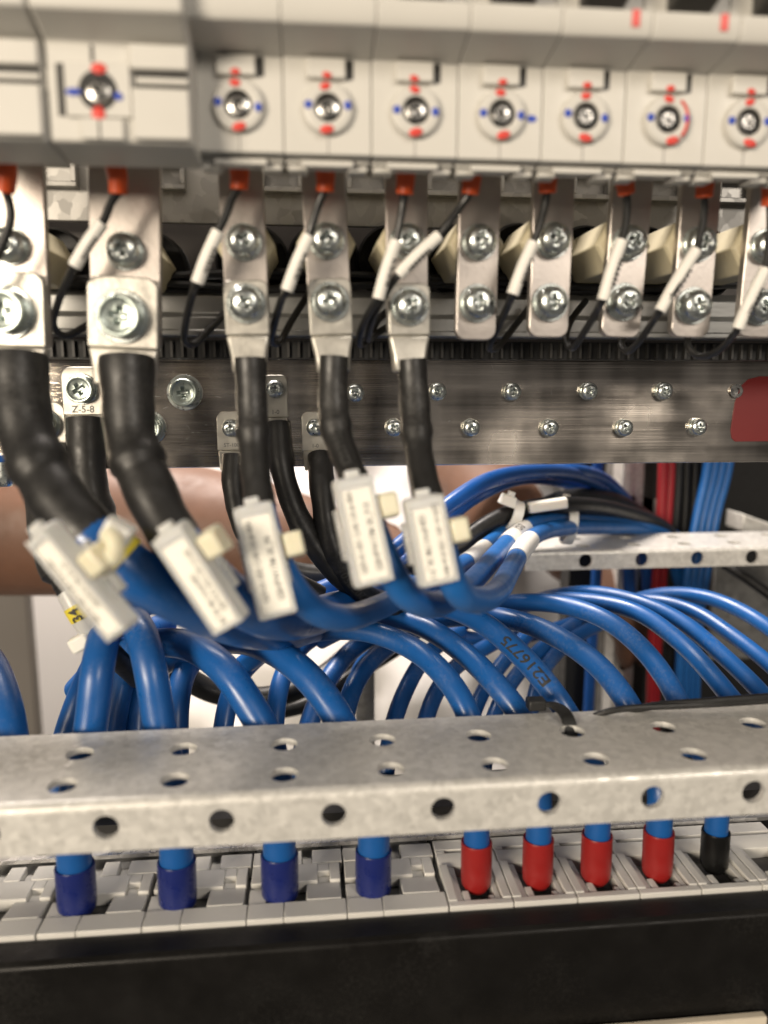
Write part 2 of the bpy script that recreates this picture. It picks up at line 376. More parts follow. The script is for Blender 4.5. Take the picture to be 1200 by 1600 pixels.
def cross_cut(depth, L, wd, top):
    c = MB()
    for k in (0, 1):
        ax = Vector((1,0,0)) if k == 0 else Vector((0,0,1)); sd = Vector((0,0,1)) if k == 0 else Vector((1,0,0))
        vs = []
        for yy, l, ww in ((top-1, L, wd), (top+depth, L*0.45, wd*0.7)):
            for a, b in ((-1,-1),(1,-1),(1,1),(-1,1)):
                p = ax*(a*l)+sd*(b*ww); vs.append((p.x, yy+(0.0137*k), p.z))
        c.add(vs, [(0,1,2,3),(4,5,6,7),(0,1,5,4),(1,2,6,5),(2,3,7,6),(3,0,4,7)])
    return c
h = MB().lathe((0,0,0), (0,-1,0), [(3.7,0),(3.9,0.8),(3.75,1.5),(3.2,2.2),(2.3,2.65),(1.2,2.85),(0.3,2.9)], 28)
SCREW_PAN = evaluated_boolean(h, cross_cut(1.7, 2.3, 0.62, -2.9), 'pan_screw', 'zinc')
h = MB().lathe((0,0,0), (0,-1,0), [(4.2,0),(4.35,0.5),(4.35,2.2),(4.1,2.5),(3.5,2.55),(3.2,2.15),(0.3,2.15)], 28)
SCREW_CUP = evaluated_boolean(h, cross_cut(1.2, 2.7, 0.75, -2.15), 'cup_screw', 'zinc_green')
h = MB().lathe((0,0,0), (0,-1,0), [(2.5,0),(2.6,0.5),(2.3,1.0),(1.4,1.3),(0.3,1.35)], 20)
SCREW_TERM = evaluated_boolean(h, cross_cut(1.0, 1.7, 0.5, -1.35), 'terminal_screw', 'zinc_dark')
def ring_mesh(name, ri, ro, hgt, m):
    me = to_mesh(name, MB().lathe((0,0,0), (0,-1,0), [(ri,0),(ro,0),(ro,hgt*.75),(ro-.15,hgt),(ri,hgt)], 28, False, False), Vector((0,0,0)))
    me.materials.append(M[m]); return me
WASHER = ring_mesh('washer', 2.0, 5.3, 0.7, 'zinc')
SPRING = ring_mesh('spring_washer', 2.0, 4.5, 0.9, 'zinc')
def add_screw(parent, p, me=SCREW_PAN, sc=1.0, wash=1.0, rot=None):
    """screw (part) with a washer (sub-part) seated at point p, head towards -y"""
    p = Vector(p); a = rot if rot is not None else random.uniform(0, 6.28)
    lift = 1.45*sc if wash else 0
    s = inst('screw', me, parent, p+Vector((0,-lift,0)), (0, a, 0), sc)
    if wash:
        for wm, dy in ((WASHER, 1.45), (SPRING, 0.78)):
            q = bpy.data.objects.new('washer', wm); C.objects.link(q); q.parent = s; q.location = (0, dy*MM, 0); q.scale = (wash,1,wash)
    return s

X = Vector((1,0,0)); Y_ = Vector((0,1,0)); Z = Vector((0,0,1))

# =================================================================== SETTING: plates and rails of the cabinet
def zat(py, Yv, px=650): return W(px, py, Yv).z
def xat(px, py, Yv): return W(px, py, Yv).x
x0, x1 = -190, 230
mb = MB().box(x0, x1, 232, 234, zat(356, 232), zat(200, 232))
up = struct(obj('back_plate', mb, 'galv_dull', bevel=.3))
for px in (85, 255, 440, 575, 700, 812, 925, 1040, 1150):
    z0 = zat(305, 229); xx = xat(px, 300, 229)
    mb = MB().box(xx-6, xx+6, 228.5, 231.9, z0, z0+1.4).box(xx-6, xx+6, 228.5, 231.9, z0+6, z0+7.4).box(xx-6, xx-4.6, 228.5, 231.9, z0+1.41, z0+5.99).box(xx+4.6, xx+6, 228.5, 231.9, z0+1.41, z0+5.99)
    obj('clip_frame', mb, 'galv_dull', up, bevel=.2)
mb = MB().box(x0, x1, 247, 249, zat(545, 247), zat(340, 247))
struct(obj('rear_plate', mb, 'brown_plate'))
# support rail behind the terminal bars
za, zb = zat(527, 222), zat(452, 222)
prof = [(222, za+1.6), (222, za+5.2), (224.5, za+6.4), (224.5, zb-2.2), (227, zb), (230, zb), (230, za), (219.5, za), (219.5, za+1.6)]
tag(obj('support_rail', MB().prism_x(prof, x0, x1), 'grey_rail', bevel=.35), 'long grey zinc rail running behind the terminal bars', 'rail')
# black slotted strip over the busbar
za, zb = zat(561, 228), zat(533, 228)
root = thing('slotted_strip', 'black ribbed plastic strip along the top edge of the busbar', 'strip', (0, 231, za))
obj('strip_body', MB().box(x0, x1, 229.2, 240, za, zb), 'rubber', root)
rib = to_mesh('rib', MB().box(-.35, .35, 228, 229.2, za+.4, zb-.4), Vector((0, 228, za))); rib.materials.append(M['dark_plastic'])
k = -128.0
while k < 165:
    inst('rib', rib, root, (k, 228, za)); k += 3.0

# =================================================================== UPPER BREAKERS
YB = 168.0
def paint(parent, c, col, a=1.0, b=.9, d=.28, rot=0):
    mb = MB().ell((0,0,0), a, d, b, 12, 6)
    q = Matrix.Rotation(rot, 3, 'Y'); mb.v = [Vector(c)+q @ p for p in mb.v]
    return obj('paint_mark', mb, col, parent)
def upper_breaker(xc, label, shift=0, extra_dot=False, toggle=True, mark=False):
    hw = pitch/2-.05; Yb = YB
    zc = zat(181, Yb, 784)                       # terminal screw height
    zt, zbm = zc+9.6, zc-8.6
    root = thing('circuit_breaker', label, 'circuit breaker', (xc, Yb+20, zbm-3), 'small pole breakers along the top')
    ztop = zat(42, Yb-11.5, 650)
    prof = [(Yb, zbm), (Yb, zt), (Yb-11, ztop), (Yb-11.8, ztop+1.2), (Yb-12, ztop+4.6), (Yb-7, ztop+5.6), (Yb-7, ztop+24), (Yb+45, ztop+24), (Yb+45, zbm+10), (Yb+10, zbm)]
    obj('housing', MB().prism_x(prof, xc-hw, xc+hw), 'plastic', root, bevel=.28)
    # terminal mouth under the face: stepped lip with a gap for the bar
    mb = MB()
    mb.box(xc-hw+.2, xc+hw-.2, Yb+3.2, Yb+9, zbm-1.0, zbm-.02)
    obj('terminal_ledge', mb, 'plastic', root, bevel=.25)
    for sx in (-1, 1):
        xa, xb = sorted((xc+sx*4.2, xc+sx*8.3)); obj('terminal_lip', MB().box(xa, xb, Yb+4, Yb+8.5, zbm-2.2, zbm-1.02), 'plastic', root, bevel=.25)
    obj('terminal_tab', MB().box(xc-5.5, xc+5.3, Yb+2.2, Yb+3.18, zbm-1.7, zbm-.4), 'plastic', root, bevel=.2)
    # collar with the sunk terminal screw
    obj('collar', MB().lathe((xc, Yb+.02, zc), (0,-1,0), [(2.75,0),(5.05,0),(5.15,.7),(4.85,1.35),(4.2,1.6),(3.0,1.6),(2.75,1.45)], 32, False, False), 'plastic', root)
    obj('screw_well', MB().lathe((xc, Yb-.05, zc), (0,-1,0), [(2.74,0),(2.74,1.0)], 24, True, False), 'dark_plastic', root)
    inst('screw', SCREW_TERM, root, (xc, Yb-.1, zc), (0, random.uniform(0, 6.28), 0), 0.9)
    # raised window block with a slot to its right
    bz = zc+5.5
    obj('window_block', MB().box(xc-4.1, xc+3.6, Yb-1.5, Yb-.01, bz, zt-.3), 'plastic', root, bevel=.3)
    obj('slot', MB().box(xc+3.75, xc+5.2, Yb-.12, Yb+.1, bz+.3, zt-.2), 'dark_plastic', root)
    j = lambda s: random.uniform(-s, s)
    obj('seam', MB().box(xc-.1, xc+.1, Yb-.03, Yb+.2, zbm+.1, zc-5.2), 'seam', root)
    paint(root, (xc+j(.4)-.2, Yb-1.65, zc+3.9), 'red_paint', 1.15, .75, rot=j(.3))
    paint(root, (xc+j(.3)-.1, Yb-1.55, zc+6.0), 'red_paint', 1.0, .65, rot=j(.3))
    paint(root, (xc+j(.8)+.3, Yb-1.62, zc-4.2), 'red_paint', 1.5, .85, rot=j(.3))
    paint(root, (xc-3.95, Yb-1.6, zc+.3+j(.4)), 'blue_paint', .85, .85)
    paint(root, (xc+3.95, Yb-1.6, zc+j(.5)), 'blue_paint', .8, .9)
    if extra_dot: paint(root, (xc+6.7, Yb-.02, zc-.4), 'blue_paint', 1.1, .75, .15)
    if shift:
        m2 = MB().tube([Vector((xc+1.5+2.6*math.cos(a), Yb-1.6, zc+3.9*math.sin(a))) for a in [x*.2-1.0 for x in range(12)]], .35, 6); obj('paint_smear', m2, 'red_paint', root)
    if toggle:
        tz = ztop+5.8
        obj('toggle', MB().prism_x([(Yb-6.9, tz), (Yb-14, tz+2), (Yb-16, tz+8), (Yb-6.9, tz+12)], xc-4.6, xc+4.6), 'dark_plastic', root, bevel=.8)
        if mark: obj('toggle_mark', MB().prism_x([(Yb-12.15, ztop+1.6), (Yb-11.7, ztop+1.6), (Yb-11.7, ztop+4.6), (Yb-12.2, ztop+4.6)], xc+4.6, xc+6.1), 'red_paint', root)
    return root
pxs = [(373, 165), (513, 172), (650, 174), (784, 181), (912, 183), (1040, 188), (1165, 190)]
xa = xat(373, 165, YB); xb = xat(1165, 190, YB); pitch = (xb-xa)/6
names = ['grey breaker pole nearest the large breakers, blue and red dots on its collar', 'grey breaker pole second from the large breakers', 'grey breaker pole third from the large breakers, red mark at lower right of collar',
 'grey breaker pole with an extra blue dot beside its collar', 'grey breaker pole just right of the one with the extra blue dot', 'grey breaker pole with a red smear along the right of its collar', 'rightmost fully visible grey breaker pole, at the upper right edge', 'grey breaker pole cut off by the right edge of the picture']
for i in range(8):
    upper_breaker(xa+pitch*i, names[i], shift=(i in (5,)), extra_dot=(i == 3), toggle=(i >= 2), mark=(i in (4, 5)))
# two large breakers at upper left
YG = 160.0
def large_breaker(xl, xr, xc, label):
    zc = zat(146, YG, 155); zt, zbm = zat(68, YG, 155), zat(222, YG, 155)
    root = thing('large_circuit_breaker', label, 'circuit breaker', ((xl+xr)/2, YG+20, zbm-6), 'large breakers at upper left')
    prof = [(YG, zbm), (YG, zt), (YG-7, zat(20, YG-7, 155)), (YG-8, zat(14, YG-8, 155)), (YG-8.5, zt+35), (YG+45, zt+35), (YG+45, zbm+12), (YG+13, zat(260, YG+13, 155))]
    obj('housing', MB().prism_x(prof, xl+.2, xr-.2), 'plastic', root, bevel=.6)
    # raised cheeks left and right of the screw bay
    for a, b in ((xl+.6, xc-9.0), (xc+6.2, xr-.6)):
        if b-a < 3: continue
        zs0, zs1 = zat(139, YG, 155), zat(110, YG, 155)
        obj('cheek', MB().box(a, b, YG-1.6, YG-.01, zbm+.4, zs0), 'plastic', root, bevel=.35)
        obj('cheek', MB().box(a, b, YG-1.6, YG-.01, zs1, zt-.3), 'plastic', root, bevel=.35)
        w_ = min(13, b-a-1)
        a2 = a+.1 if a < xc else b-w_
        obj('vent_slot', MB().box(a+.3, b-.1, YG-.14, YG+.1, zs0+.1, zs1-.1), 'dark_plastic', root)
        obj('vent_bar', MB().box(a+.8, b-.1, YG-1.0, YG-.16, zs0+.9, zs0+2.0), 'plastic', root, bevel=.2)
    obj('screw_plate', MB().box(xc-6.0, xc+6.0, YG-.9, YG-.01, zc-4.4, zc+5.2), 'plastic', root, bevel=.25)
    obj('slot', MB().box(xc-7.6, xc-6.2, YG-.13, YG+.1, zc-4.2, zc+5.0), 'dark_plastic', root)
    obj('lower_tab', MB().box(xc-3.4, xc+4.4, YG-1.2, YG-.01, zbm+.2, zc-4.6), 'plastic', root, bevel=.25)
    obj('seam', MB().box(xc-.2, xc+.12, YG-1.32, YG-.8, zbm+.3, zc-5.0), 'dark_plastic', root)
    obj('seam', MB().box(xc-1.2, xc-.6, YG-.12, YG+.1, zc+5.4, zt-.2), 'dark_plastic', root)
    obj('screw_well', MB().lathe((xc, YG-.9, zc+.2), (0,-1,0), [(3.5,0),(3.5,.15)], 24), 'rubber', root)
    inst('screw', SCREW_TERM, root, (xc+.3, YG-.98, zc-.2), (0, .4, 0), .9)
    paint(root, (xc+.4, YG-1.0, zc+4.0), 'red_paint', 1.5, 1.0); paint(root, (xc-.1, YG-1.0, zc-4.0), 'red_paint', 1.3, 1.5)
    paint(root, (xc-4.4, YG-1.0, zc-.2), 'blue_paint', 1.5, .7); paint(root, (xc+3.7, YG-1.0, zc-.7), 'blue_paint', .9, .7, rot=.6)
    return root
gl, gr = xat(72, 150, YG), xat(302, 150, YG); gc = xat(155, 146, YG)
large_breaker(gl, gr, gc, 'large grey breaker with a dark round screw hole ringed by red and blue paint')
large_breaker(gl-(gr-gl), gl, gc-(gr-gl), 'large grey breaker cut off by the left edge, only its slotted right side showing')

# =================================================================== TERMINAL BARS, STANDOFFS
YL = 196.0
def plate_outline(w2, b0, b1, rnd=2.2, rtop=0.3):
    pts = []
    for (cx, cy, a0, r) in ((w2-rnd, b0+rnd, -90, rnd), (w2-rtop, b1-rtop, 0, rtop), (-w2+rtop, b1-rtop, 90, rtop), (-w2+rnd, b0+rnd, 180, rnd)):
        for k in range(5):
            a = R(a0+k*22.5); pts.append((cx+r*math.cos(a), cy+r*math.sin(a)))
    return pts
bars = [  # upper screw, lower screw, width mm, bottom py, big, lug
 ((15,385),(20,490),16.5,545,1,1),((195,393),(196,497),16.5,548,1,1),((381,379),(386,477),10.6,528,0,1),((510,377),(515,474),10.6,528,0,1),((636,378),(637,481),10.4,528,0,1),
 ((748,379),(745,474),10.4,531,0,0),((863,376),(859,473),10.4,527,0,0),((982,380),(974,472),10.4,527,0,0),((1090,382),(1082,478),10.4,527,0,0),((1196,385),(1186,480),10.4,527,0,0)]
blabel = ['wide plated terminal bar cut off by the left edge, under a big lug', 'wide plated terminal bar with a big greenish screw over its lug', 'narrow terminal bar with a lug, first right of the wide bars', 'narrow terminal bar with a lug, second right of the wide bars', 'narrow terminal bar with a lug, white sleeve crossing its upper screw',
 'free ended terminal bar nearest the lugged bars, no wire across it', 'second free ended terminal bar counted from the lugged bars', 'third free ended terminal bar, white sleeve hanging over its left side', 'fourth free ended terminal bar, wire hiding its upper screw', 'terminal bar at the right edge, partly cut off by the picture']
BAR = []
for i, (a, b, wd, pb, big, lug) in enumerate(bars):
    A = W(a[0], a[1], YL); B = W(b[0], b[1], YL)
    v = (A-B).normalized(); u = Vector((v.z, 0, -v.x)).normalized(); n = Vector((0,-1,0))
    length = (A-B).length; sc = 1.0
    zbot = W(b[0], pb, YL).z
    down = (B.z-zbot)
    root = thing('terminal_bar', blabel[i], 'terminal bar', B-v*down, 'plated bars hanging below the breakers')
    top = length+24
    obj('bar', MB().prism_frame(plate_outline(wd/2, -down, top, 2.6 if not big else 2.0), B, u, v, n, -2.6, 0), 'bar', root, bevel=.25)
    add_screw(root, A+n*.02, SCREW_PAN, 1.0 if not big else 1.02, .84, rot=random.uniform(0,1.5))
    off = 3.2 if lug else 0.02
    add_screw(root, B+n*off, SCREW_CUP if big else SCREW_PAN, (1.12 if big else 1.0), (1.06 if big else .9))
    BAR.append((A, B, u, v, wd, down))
    # hexagonal standoff behind
    lo = ['cream hexagonal standoff behind the bar cut off at the left edge', 'cream hexagonal standoff behind the wide bar with the greenish screw', 'cream hexagonal standoff behind the first narrow lugged bar', 'cream hexagonal standoff behind the second narrow lugged bar', 'cream hexagonal standoff behind the third narrow lugged bar', 'cream hexagonal standoff behind the first free ended bar', 'cream hexagonal standoff behind the second free ended bar', 'cream hexagonal standoff behind the third free ended bar', 'cream hexagonal standoff behind the fourth free ended bar', 'cream hexagonal standoff at the right edge'][i]
    st = thing('standoff_insulator', lo, 'standoff', (A.x, 240, A.z-7), 'cream standoffs behind the bars')
    obj('hex_body', MB().lathe((A.x, YL+2.7, A.z), (0,1,0), [(6.6,0),(7.4,1.0),(7.4,26),(6.6,27)], 6), 'cream', st, bevel=.3, ang=25)
    obj('base_ring', MB().lathe((A.x, YL+29.8, A.z), (0,1,0), [(9.6,0),(10.4,1.5),(10.4,6),(6,6.2),(6,0)], 28, False, False), 'rubber', st)

# =================================================================== BUSBAR
YS = 252.0
zs0, zs1 = zat(726, YS, 800), zat(560, YS, 800)
root = thing('busbar', 'long brushed metal busbar with two rows of cross head screws', 'busbar', (20, YS+3, zs0))
obj('bar', MB().box(-175, 215, YS, YS+6, zs0, zs1), 'busbar', root, bevel=.4)
for px, py in ((555,614),(683,612),(799,612),(918,611),(1035,611),(615,668),(735,668),(857,668),(973,668),(1088,667)):
    add_screw(root, W(px, py, YS-.02), SCREW_PAN, .74, .76)
for px, py in ((289,613),(232,668)):
    add_screw(root, W(px, py, YS-.02), SCREW_CUP, 1.0, 1.06)
p = W(1150, 611, YS-.3); obj('threaded_hole', MB().lathe(p, (0,-1,0), [(1.2,-.2),(2.3,0),(2.3,.35),(1.2,.35)], 20, True, False), 'zinc_dark', root)
mb = MB(); c0 = W(1140, 690, YS-.05); c1 = W(1260, 588, YS-.05)  # blurred red reflection on the bar, built as a thin coloured patch
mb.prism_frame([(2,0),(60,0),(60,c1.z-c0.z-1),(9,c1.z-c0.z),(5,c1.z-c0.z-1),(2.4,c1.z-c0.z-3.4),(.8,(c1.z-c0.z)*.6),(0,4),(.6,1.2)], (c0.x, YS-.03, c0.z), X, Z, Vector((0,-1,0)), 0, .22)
tag(obj('red_reflection_patch', mb, 'red_reflection', bevel=.1), 'flat red patch standing for a red reflection on the right end of the busbar', 'cover')
# scratches on the bar
for _ in range(34):
    px, py = random.choice(((random.uniform(230,345), random.uniform(568,700)), (random.uniform(60,1110), random.uniform(566,720))))
    a = W(px, py, YS-.04); ang = random.choice((random.uniform(-.5,.5), random.uniform(-1.4,-.9))); l = random.uniform(.6, 3.0)
    d = Vector((math.cos(ang), 0, math.sin(ang)))
    obj('scratch', MB().add([a-d*l/2, a+d*l/2+Z*.04, a+d*l/2, a-d*l/2-Z*.05], [(0,1,2,3)]), 'zinc', root)

# lugs bolted to the busbar, black heat-shrunk cables hanging from them
def bus_cable(label, scr, wmm, pyb, path, r, stamp, bs, extra=None):
    P = W(scr[0], scr[1], YS-.05); n = Vector((0,-1,0))
    bot = W(scr[0], pyb, YS-.05).z
    root = thing('busbar_cable', label, 'cable', (P.x, YS, bot-40), 'black cables hanging from the busbar')
    out = plate_outline(wmm/2, bot-P.z, wmm*.56, .4, wmm*.25)
    lug_ = obj('lug', MB().prism_frame(out, P, X, Z, n, .02, 2.2), 'lug', root, bevel=.3)
    m2 = MB(); vs = []                                    # necked crimp below the plate
    hw = wmm/2
    prof = [(hw-.3, .1, 2.1, 0), (hw-.5, -.2, 3.6, -2.5), (hw-.8, -1.2, 5.2, -6)]
    for ww, c0_, c1_, dz in prof:
        for a, c in ((-ww,c0_),(ww,c0_),(ww,c1_),(-ww,c1_)): vs.append(Vector((P.x+a, YS-.05-c, bot+dz)))
    m2.add(vs, [(0,1,2,3),(8,9,10,11)]+[(j*4+k, j*4+(k+1)%4, j*4+4+(k+1)%4, j*4+4+k) for j in (0,1) for k in range(4)])
    obj('crimp', m2, 'lug', lug_, bevel=.4)
    if stamp:
        m3 = MB(); text(m3, stamp, bs, lambda a, b: Vector((P.x+a, YS-2.3, bot+1.7+b))); obj('stamp', m3, 'ink_grey', lug_)
    add_screw(root, P+n*2.2, SCREW_CUP if wmm > 10 else SCREW_PAN, .95 if wmm > 10 else .72, .95 if wmm > 10 else .74)
    pts = spline([W(*q) for q in path]); pts = smooth(pts, 4)
    k1 = max(4, int(len(pts)*.52))
    fat = 1.38 if r == 3.2 else 1.0
    lump = lambda t: fat*r*(1.13+.05*math.sin(t*9)+.03*math.sin(t*23+1)) if t < .93 else r*1.06
    obj('heat_shrink', MB().tube(pts[:k1], lump, 18), 'black', root)
    obj('sheath', MB().tube(pts[k1-3:], r, 16), 'black_wire', root)
    if extra: extra(root, pts, k1)
    return root
def emb(s, size, mm_, k0):
    def f(root, pts, k1):
        fr = frames(pts); m3 = MB(); vs, fs = letters(s)
        step = (pts[1]-pts[0]).length
        def fn(a, b):
            i = (k0 if k0 > 1 else k0*len(fr))-a/step; i0 = max(0, min(len(fr)-2, int(i))); q = i-i0
            p = fr[i0][0].lerp(fr[i0+1][0], q); t = fr[i0][1]; side = t.cross(Vector((0,-1,0))).normalized(); fw = side.cross(t).normalized()
            if fw.y > 0: fw = -fw
            rr = mm_*1.20; ph = b/rr
            return p + fw*(rr*math.cos(ph)+.06) + side*(rr*math.sin(ph))
        text(m3, s, size, fn); obj('print', m3, 'emboss', root)
    return f
bus_cable('thick black cable on the lug stamped 8-5-Z at the left of the busbar', (131,608), 12.2, 648, [(134,655,246),(136,720,243),(143,780,240),(165,835,238),(200,890,240),(240,935,250)], 5.0, 'Z-5-8', 3.0)
def yellow_label(root, pts, k1):
    n = len(pts); a, b = near(pts, 114, 944), near(pts, 132, 978)
    obj('clear_sleeve', MB().tube(pts[a-2:b+2], 3.5, 18), 'tag', root)
    obj('yellow_label', MB().tube(pts[a:b], 3.65, 18), 'yellow', root)
    fr = frames(pts); i = (a+b)//2; p, t, _, _ = fr[i]; side = t.cross(Vector((0,-1,0))).normalized()
    m3 = MB(); text(m3, '34', 4.0, lambda x, y: p - t*x + side*y + Vector((0,-1,0))*(3.85*math.cos(y/3.8))); obj('print', m3, 'ink', root)
    q = pts[b+2]; obj('tie_head', MB().frame_box(q+side*2.5+Vector((0,-2,0)), side, t, Vector((0,-1,0)), -2, 4, -2.2, 2.2, -1, 3), 'tie_white', root, bevel=.8)
    q = pts[b+2]; obj('tie_head', MB().frame_box(q-side*2.5+Vector((0,-2,0)), -side, t, Vector((0,-1,0)), -2, 3.5, -2, 2, -1, 2.6), 'tie_white', root, bevel=.8)
bus_cable('thick black cable with the yellow label 34, leftmost on the busbar', (74,662), 12.2, 692, [(74,700,247),(66,760,240),(72,830,228),(98,905,220),(130,965,216),(165,1010,222),(215,1060,240)], 3.2, None, 2, yellow_label)
bus_cable('black cable on the lug stamped ST-100 just left of the middle', (362,668), 9.0, 703, [(366,712,248),(366,770,244),(385,830,240),(430,890,240),(500,930,245)], 3.3, 'ST-100', 1.7)
bus_cable('slim black cable on the upper lug beside the middle, curving right', (430,608), 8.0, 652, [(434,662,248),(440,730,243),(466,810,238),(510,880,236),(560,925,240),(640,950,250)], 3.4, '1-0', 1.9)
bus_cable('black cable embossed E203950 hanging right of the middle lugs', (492,667), 8.6, 704, [(500,712,247),(504,770,240),(514,840,236),(545,905,236),(590,940,242),(660,950,252)], 3.5, '1-0', 1.7, emb('E203950', 3.6, 3.5, 21))
p = W(8, 752, 246)
root = thing('protruding_bolt', 'shiny bolt end below the busbar at the left edge', 'bolt', p)
obj('shank', MB().lathe(p+Z*7, (0,0,-1), [(3.2,0),(3.2,5),(2.8,7.5),(2.0,8.5)], 18), 'zinc', root); obj('collar', MB().lathe(p+Z*8.5, (0,0,-1), [(4.6,0),(4.6,2.2)], 18), 'blue_deep', root, bevel=.3)

# =================================================================== MAIN CABLES WITH MARKER TAGS
def tag_frame(top, bot, Yt, Yb_, twist):
    A = W(top[0], top[1], Yt); B = W(bot[0], bot[1], Yb_)
    v = (A-B).normalized(); n0 = (Vector((0,-1,0)) - v*Vector((0,-1,0)).dot(v)).normalized()
    n = Matrix.Rotation(twist, 3, v) @ n0; u = v.cross(n).normalized()
    return A, B, u, v, n
def marker_tag(root, top, bot, wmm, Yt, Yb_, twist, lines, flip, thick=5.0, tie=(1,.35), small=False):
    A, B, u, v, n = tag_frame(top, bot, Yt, Yb_, twist); L_ = (A-B).length; h = wmm/2
    o = B
    body = obj('marker_tag', MB().frame_box(o, u, v, n, -h, h, 0, L_, -thick, 0, .35), 'tag', root, bevel=1.15, seg=3)
    fr = MB()
    for a0, a1, b0, b1 in ((-h+.35,-h+.95,.6,L_-.6),(h-.95,h-.35,.6,L_-.6),(-h+.96,h-.96,.6,1.2),(-h+.96,h-.96,L_-2.6,L_-1.2)):
        fr.frame_box(o, u, v, n, a0, a1, b0, b1, -.1, .35)
    obj('window_frame', fr, 'tag', body, bevel=.12)
    obj('label_insert', MB().frame_box(o, u, v, n, -h+1.25, h-1.25, 1.6, L_-3.1, .01, .1), 'paper', body)
    obj('hinge_tab', MB().frame_box(o, u, v, n, -1.5, 1.7, L_-.4, L_+1.2, -2.6, -.6), 'tag', body, bevel=.35)
    mid = L_/2-.6; s = -1 if flip else 1
    for k, (tx, sz, offc) in enumerate(lines):
        m3 = MB()
        text(m3, tx, sz, lambda a, b: o + v*(mid + s*a + offc[1]) + u*(-s*b + offc[0]) + n*.16, .86); obj('print', m3, 'ink_grey', body)
    # strap round the cable and its locking head
    sx, fb = tie
    q = o + u*(sx*(h+.4)) + v*(L_*(1-fb)) - n*(thick*.55)
    obj('tie_head', MB().frame_box(q, u*sx, v, n, -.6, 4.4, -3.0, 3.0, -2.6, 2.6, .5), 'tie', body, bevel=.6)
    obj('saddle', MB().frame_box(o-n*thick, u, v, n, -h-.6, h+.6, L_*.26, L_*.74, -1.8, .3, .3), 'tag_clear', body, bevel=.4)
    return A, B, u, v, n, L_
def main_cable(label, bi, path, r, rshr, ksplit, tg, bump_at=.5, blue='blue', lugw=None, extra=None, markers=()):
    A, B, u, v, wd, down = BAR[bi]; n = Vector((0,-1,0))
    root = thing('power_cable', label, 'cable', B-v*(down+14), 'blue cables with white tags bolted to the terminal bars')
    lw = lugw or wd
    out = plate_outline(lw/2, -down+.5, 5.6 if lw < 12 else 9.4, .4, lw*.18)
    lug_ = obj('lug', MB().prism_frame(out, B, u, v, n, .03, 3.15), 'lug', root, bevel=.35)
    m2 = MB(); vs = []
    for ww, c0_, c1_, dz in ((lw/2-.05, .4, 3.1, 0), (lw/2-.5, -.6, 3.0, -2.6), (lw/2-1.0, -2.2, 3.6, -5.2), (lw/2-1.3, -2.6, 3.8, -9)):
        for a, c in ((-ww,c0_),(ww,c0_),(ww,c1_),(-ww,c1_)): vs.append(B - v*(down-.5) + u*a + n*c + v*dz)
    m2.add(vs, [(0,1,2,3),(12,13,14,15)]+[(j*4+k, j*4+(k+1)%4, j*4+4+(k+1)%4, j*4+4+k) for j in (0,1,2) for k in range(4)])
    obj('crimp', m2, 'lug', lug_, bevel=.7)
    pts = smooth(spline([W(*q) for q in path], 1.5), 5); N_ = len(pts); k1 = near(pts, *ksplit)
    def rs(t):
        f = 1.0 + .035*math.sin(t*11+bi) + .02*math.sin(t*29)
        if t > bump_at: f *= .95
        elif t > bump_at-.07: f *= 1.06
        return rshr*f*(1.0 if t < .94 else .96)
    obj('heat_shrink', MB().tube(pts[:k1], rs, 24), 'black', root)
    obj('sheath', MB().tube(pts[k1-3:], r, 20), blue, root)
    marker_tag(root, **tg)
    if extra: extra(root, pts, k1)
    for (f0, f1, tx) in markers:
        a, b = sorted((near(pts, *f0), near(pts, *f1)))
        sl = obj('marker_sleeve', MB().tube(pts[a:b], r*1.09, 18), 'sleeve', root)
        if tx:
            fr_ = frames(pts); i = (a+b)//2; p, t, _, _ = fr_[i]; side = t.cross(Vector((0,-.7,.7))).normalized(); fw = side.cross(t)
            if fw.y > 0: fw = -fw
            m3 = MB(); text(m3, tx, 4.2, lambda x, y: p + t*x - side*(r*1.1*math.sin(y/(r*1.1))) + fw*(r*1.12*math.cos(y/(r*1.1)))); obj('print', m3, 'ink', sl)
    return root, pts
L1 = '0EP-01-002 CAB 3.8 #-48A'
def yellow_strip(root, pts, k1):
    a = W(152, 868, 158); b = W(190, 905, 158)
    obj('yellow_label', MB().tube(pts[k1+1:k1+4], 6.5, 20), 'yellow', root)
    m2 = MB().tube(spline([W(168,832,150), W(178,845,149), W(178,868,149), W(160,885,151), W(148,890,153)], 1), 1.9, 10); obj('tie_strap', m2, 'tie', root)
    q = W(183, 832, 152); obj('tie_head', MB().frame_box(q, Vector((.86,0,-.5)), Vector((.5,0,.86)), Vector((0,-1,0)), -3, 3, -2.4, 2.4, -2.5, 2.5, .4), 'tie_white', root, bevel=.6)
main_cable('thickest black and blue cable at the far left, tag tilted steeply', 0, [(28,556,192),(30,610,190),(42,680,186),(78,760,180),(130,825,174),(200,888,172),(290,940,180),(370,974,198),(440,984,224),(510,970,256),(590,948,290)], 6.0, 6.6, (165,858),
   dict(top=(50,832), bot=(186,996), wmm=6.6, Yt=150, Yb_=147, twist=-.4, lines=[(L1, 1.6, (-1.2,0)), ('GBHPW17M 30_F7', 1.6, (1.2,0))], flip=False, tie=(1,.45)), .55, extra=yellow_strip)
main_cable('thick black and blue cable under the greenish screw, tag tilted', 1, [(198,560,192),(200,620,190),(206,690,187),(236,770,181),(280,850,175),(340,916,173),(405,958,184),(465,968,206),(530,950,238),(610,928,275),(690,910,300)], 5.6, 6.2, (290,865),
   dict(top=(256,830), bot=(360,985), wmm=7.8, Yt=152, Yb_=151, twist=-.22, lines=[('GBHPW17M 30_F8', 1.7, (-.2,-3.5)), (L1, 1.5, (1.6,0))], flip=True, tie=(1,.3)), .55)
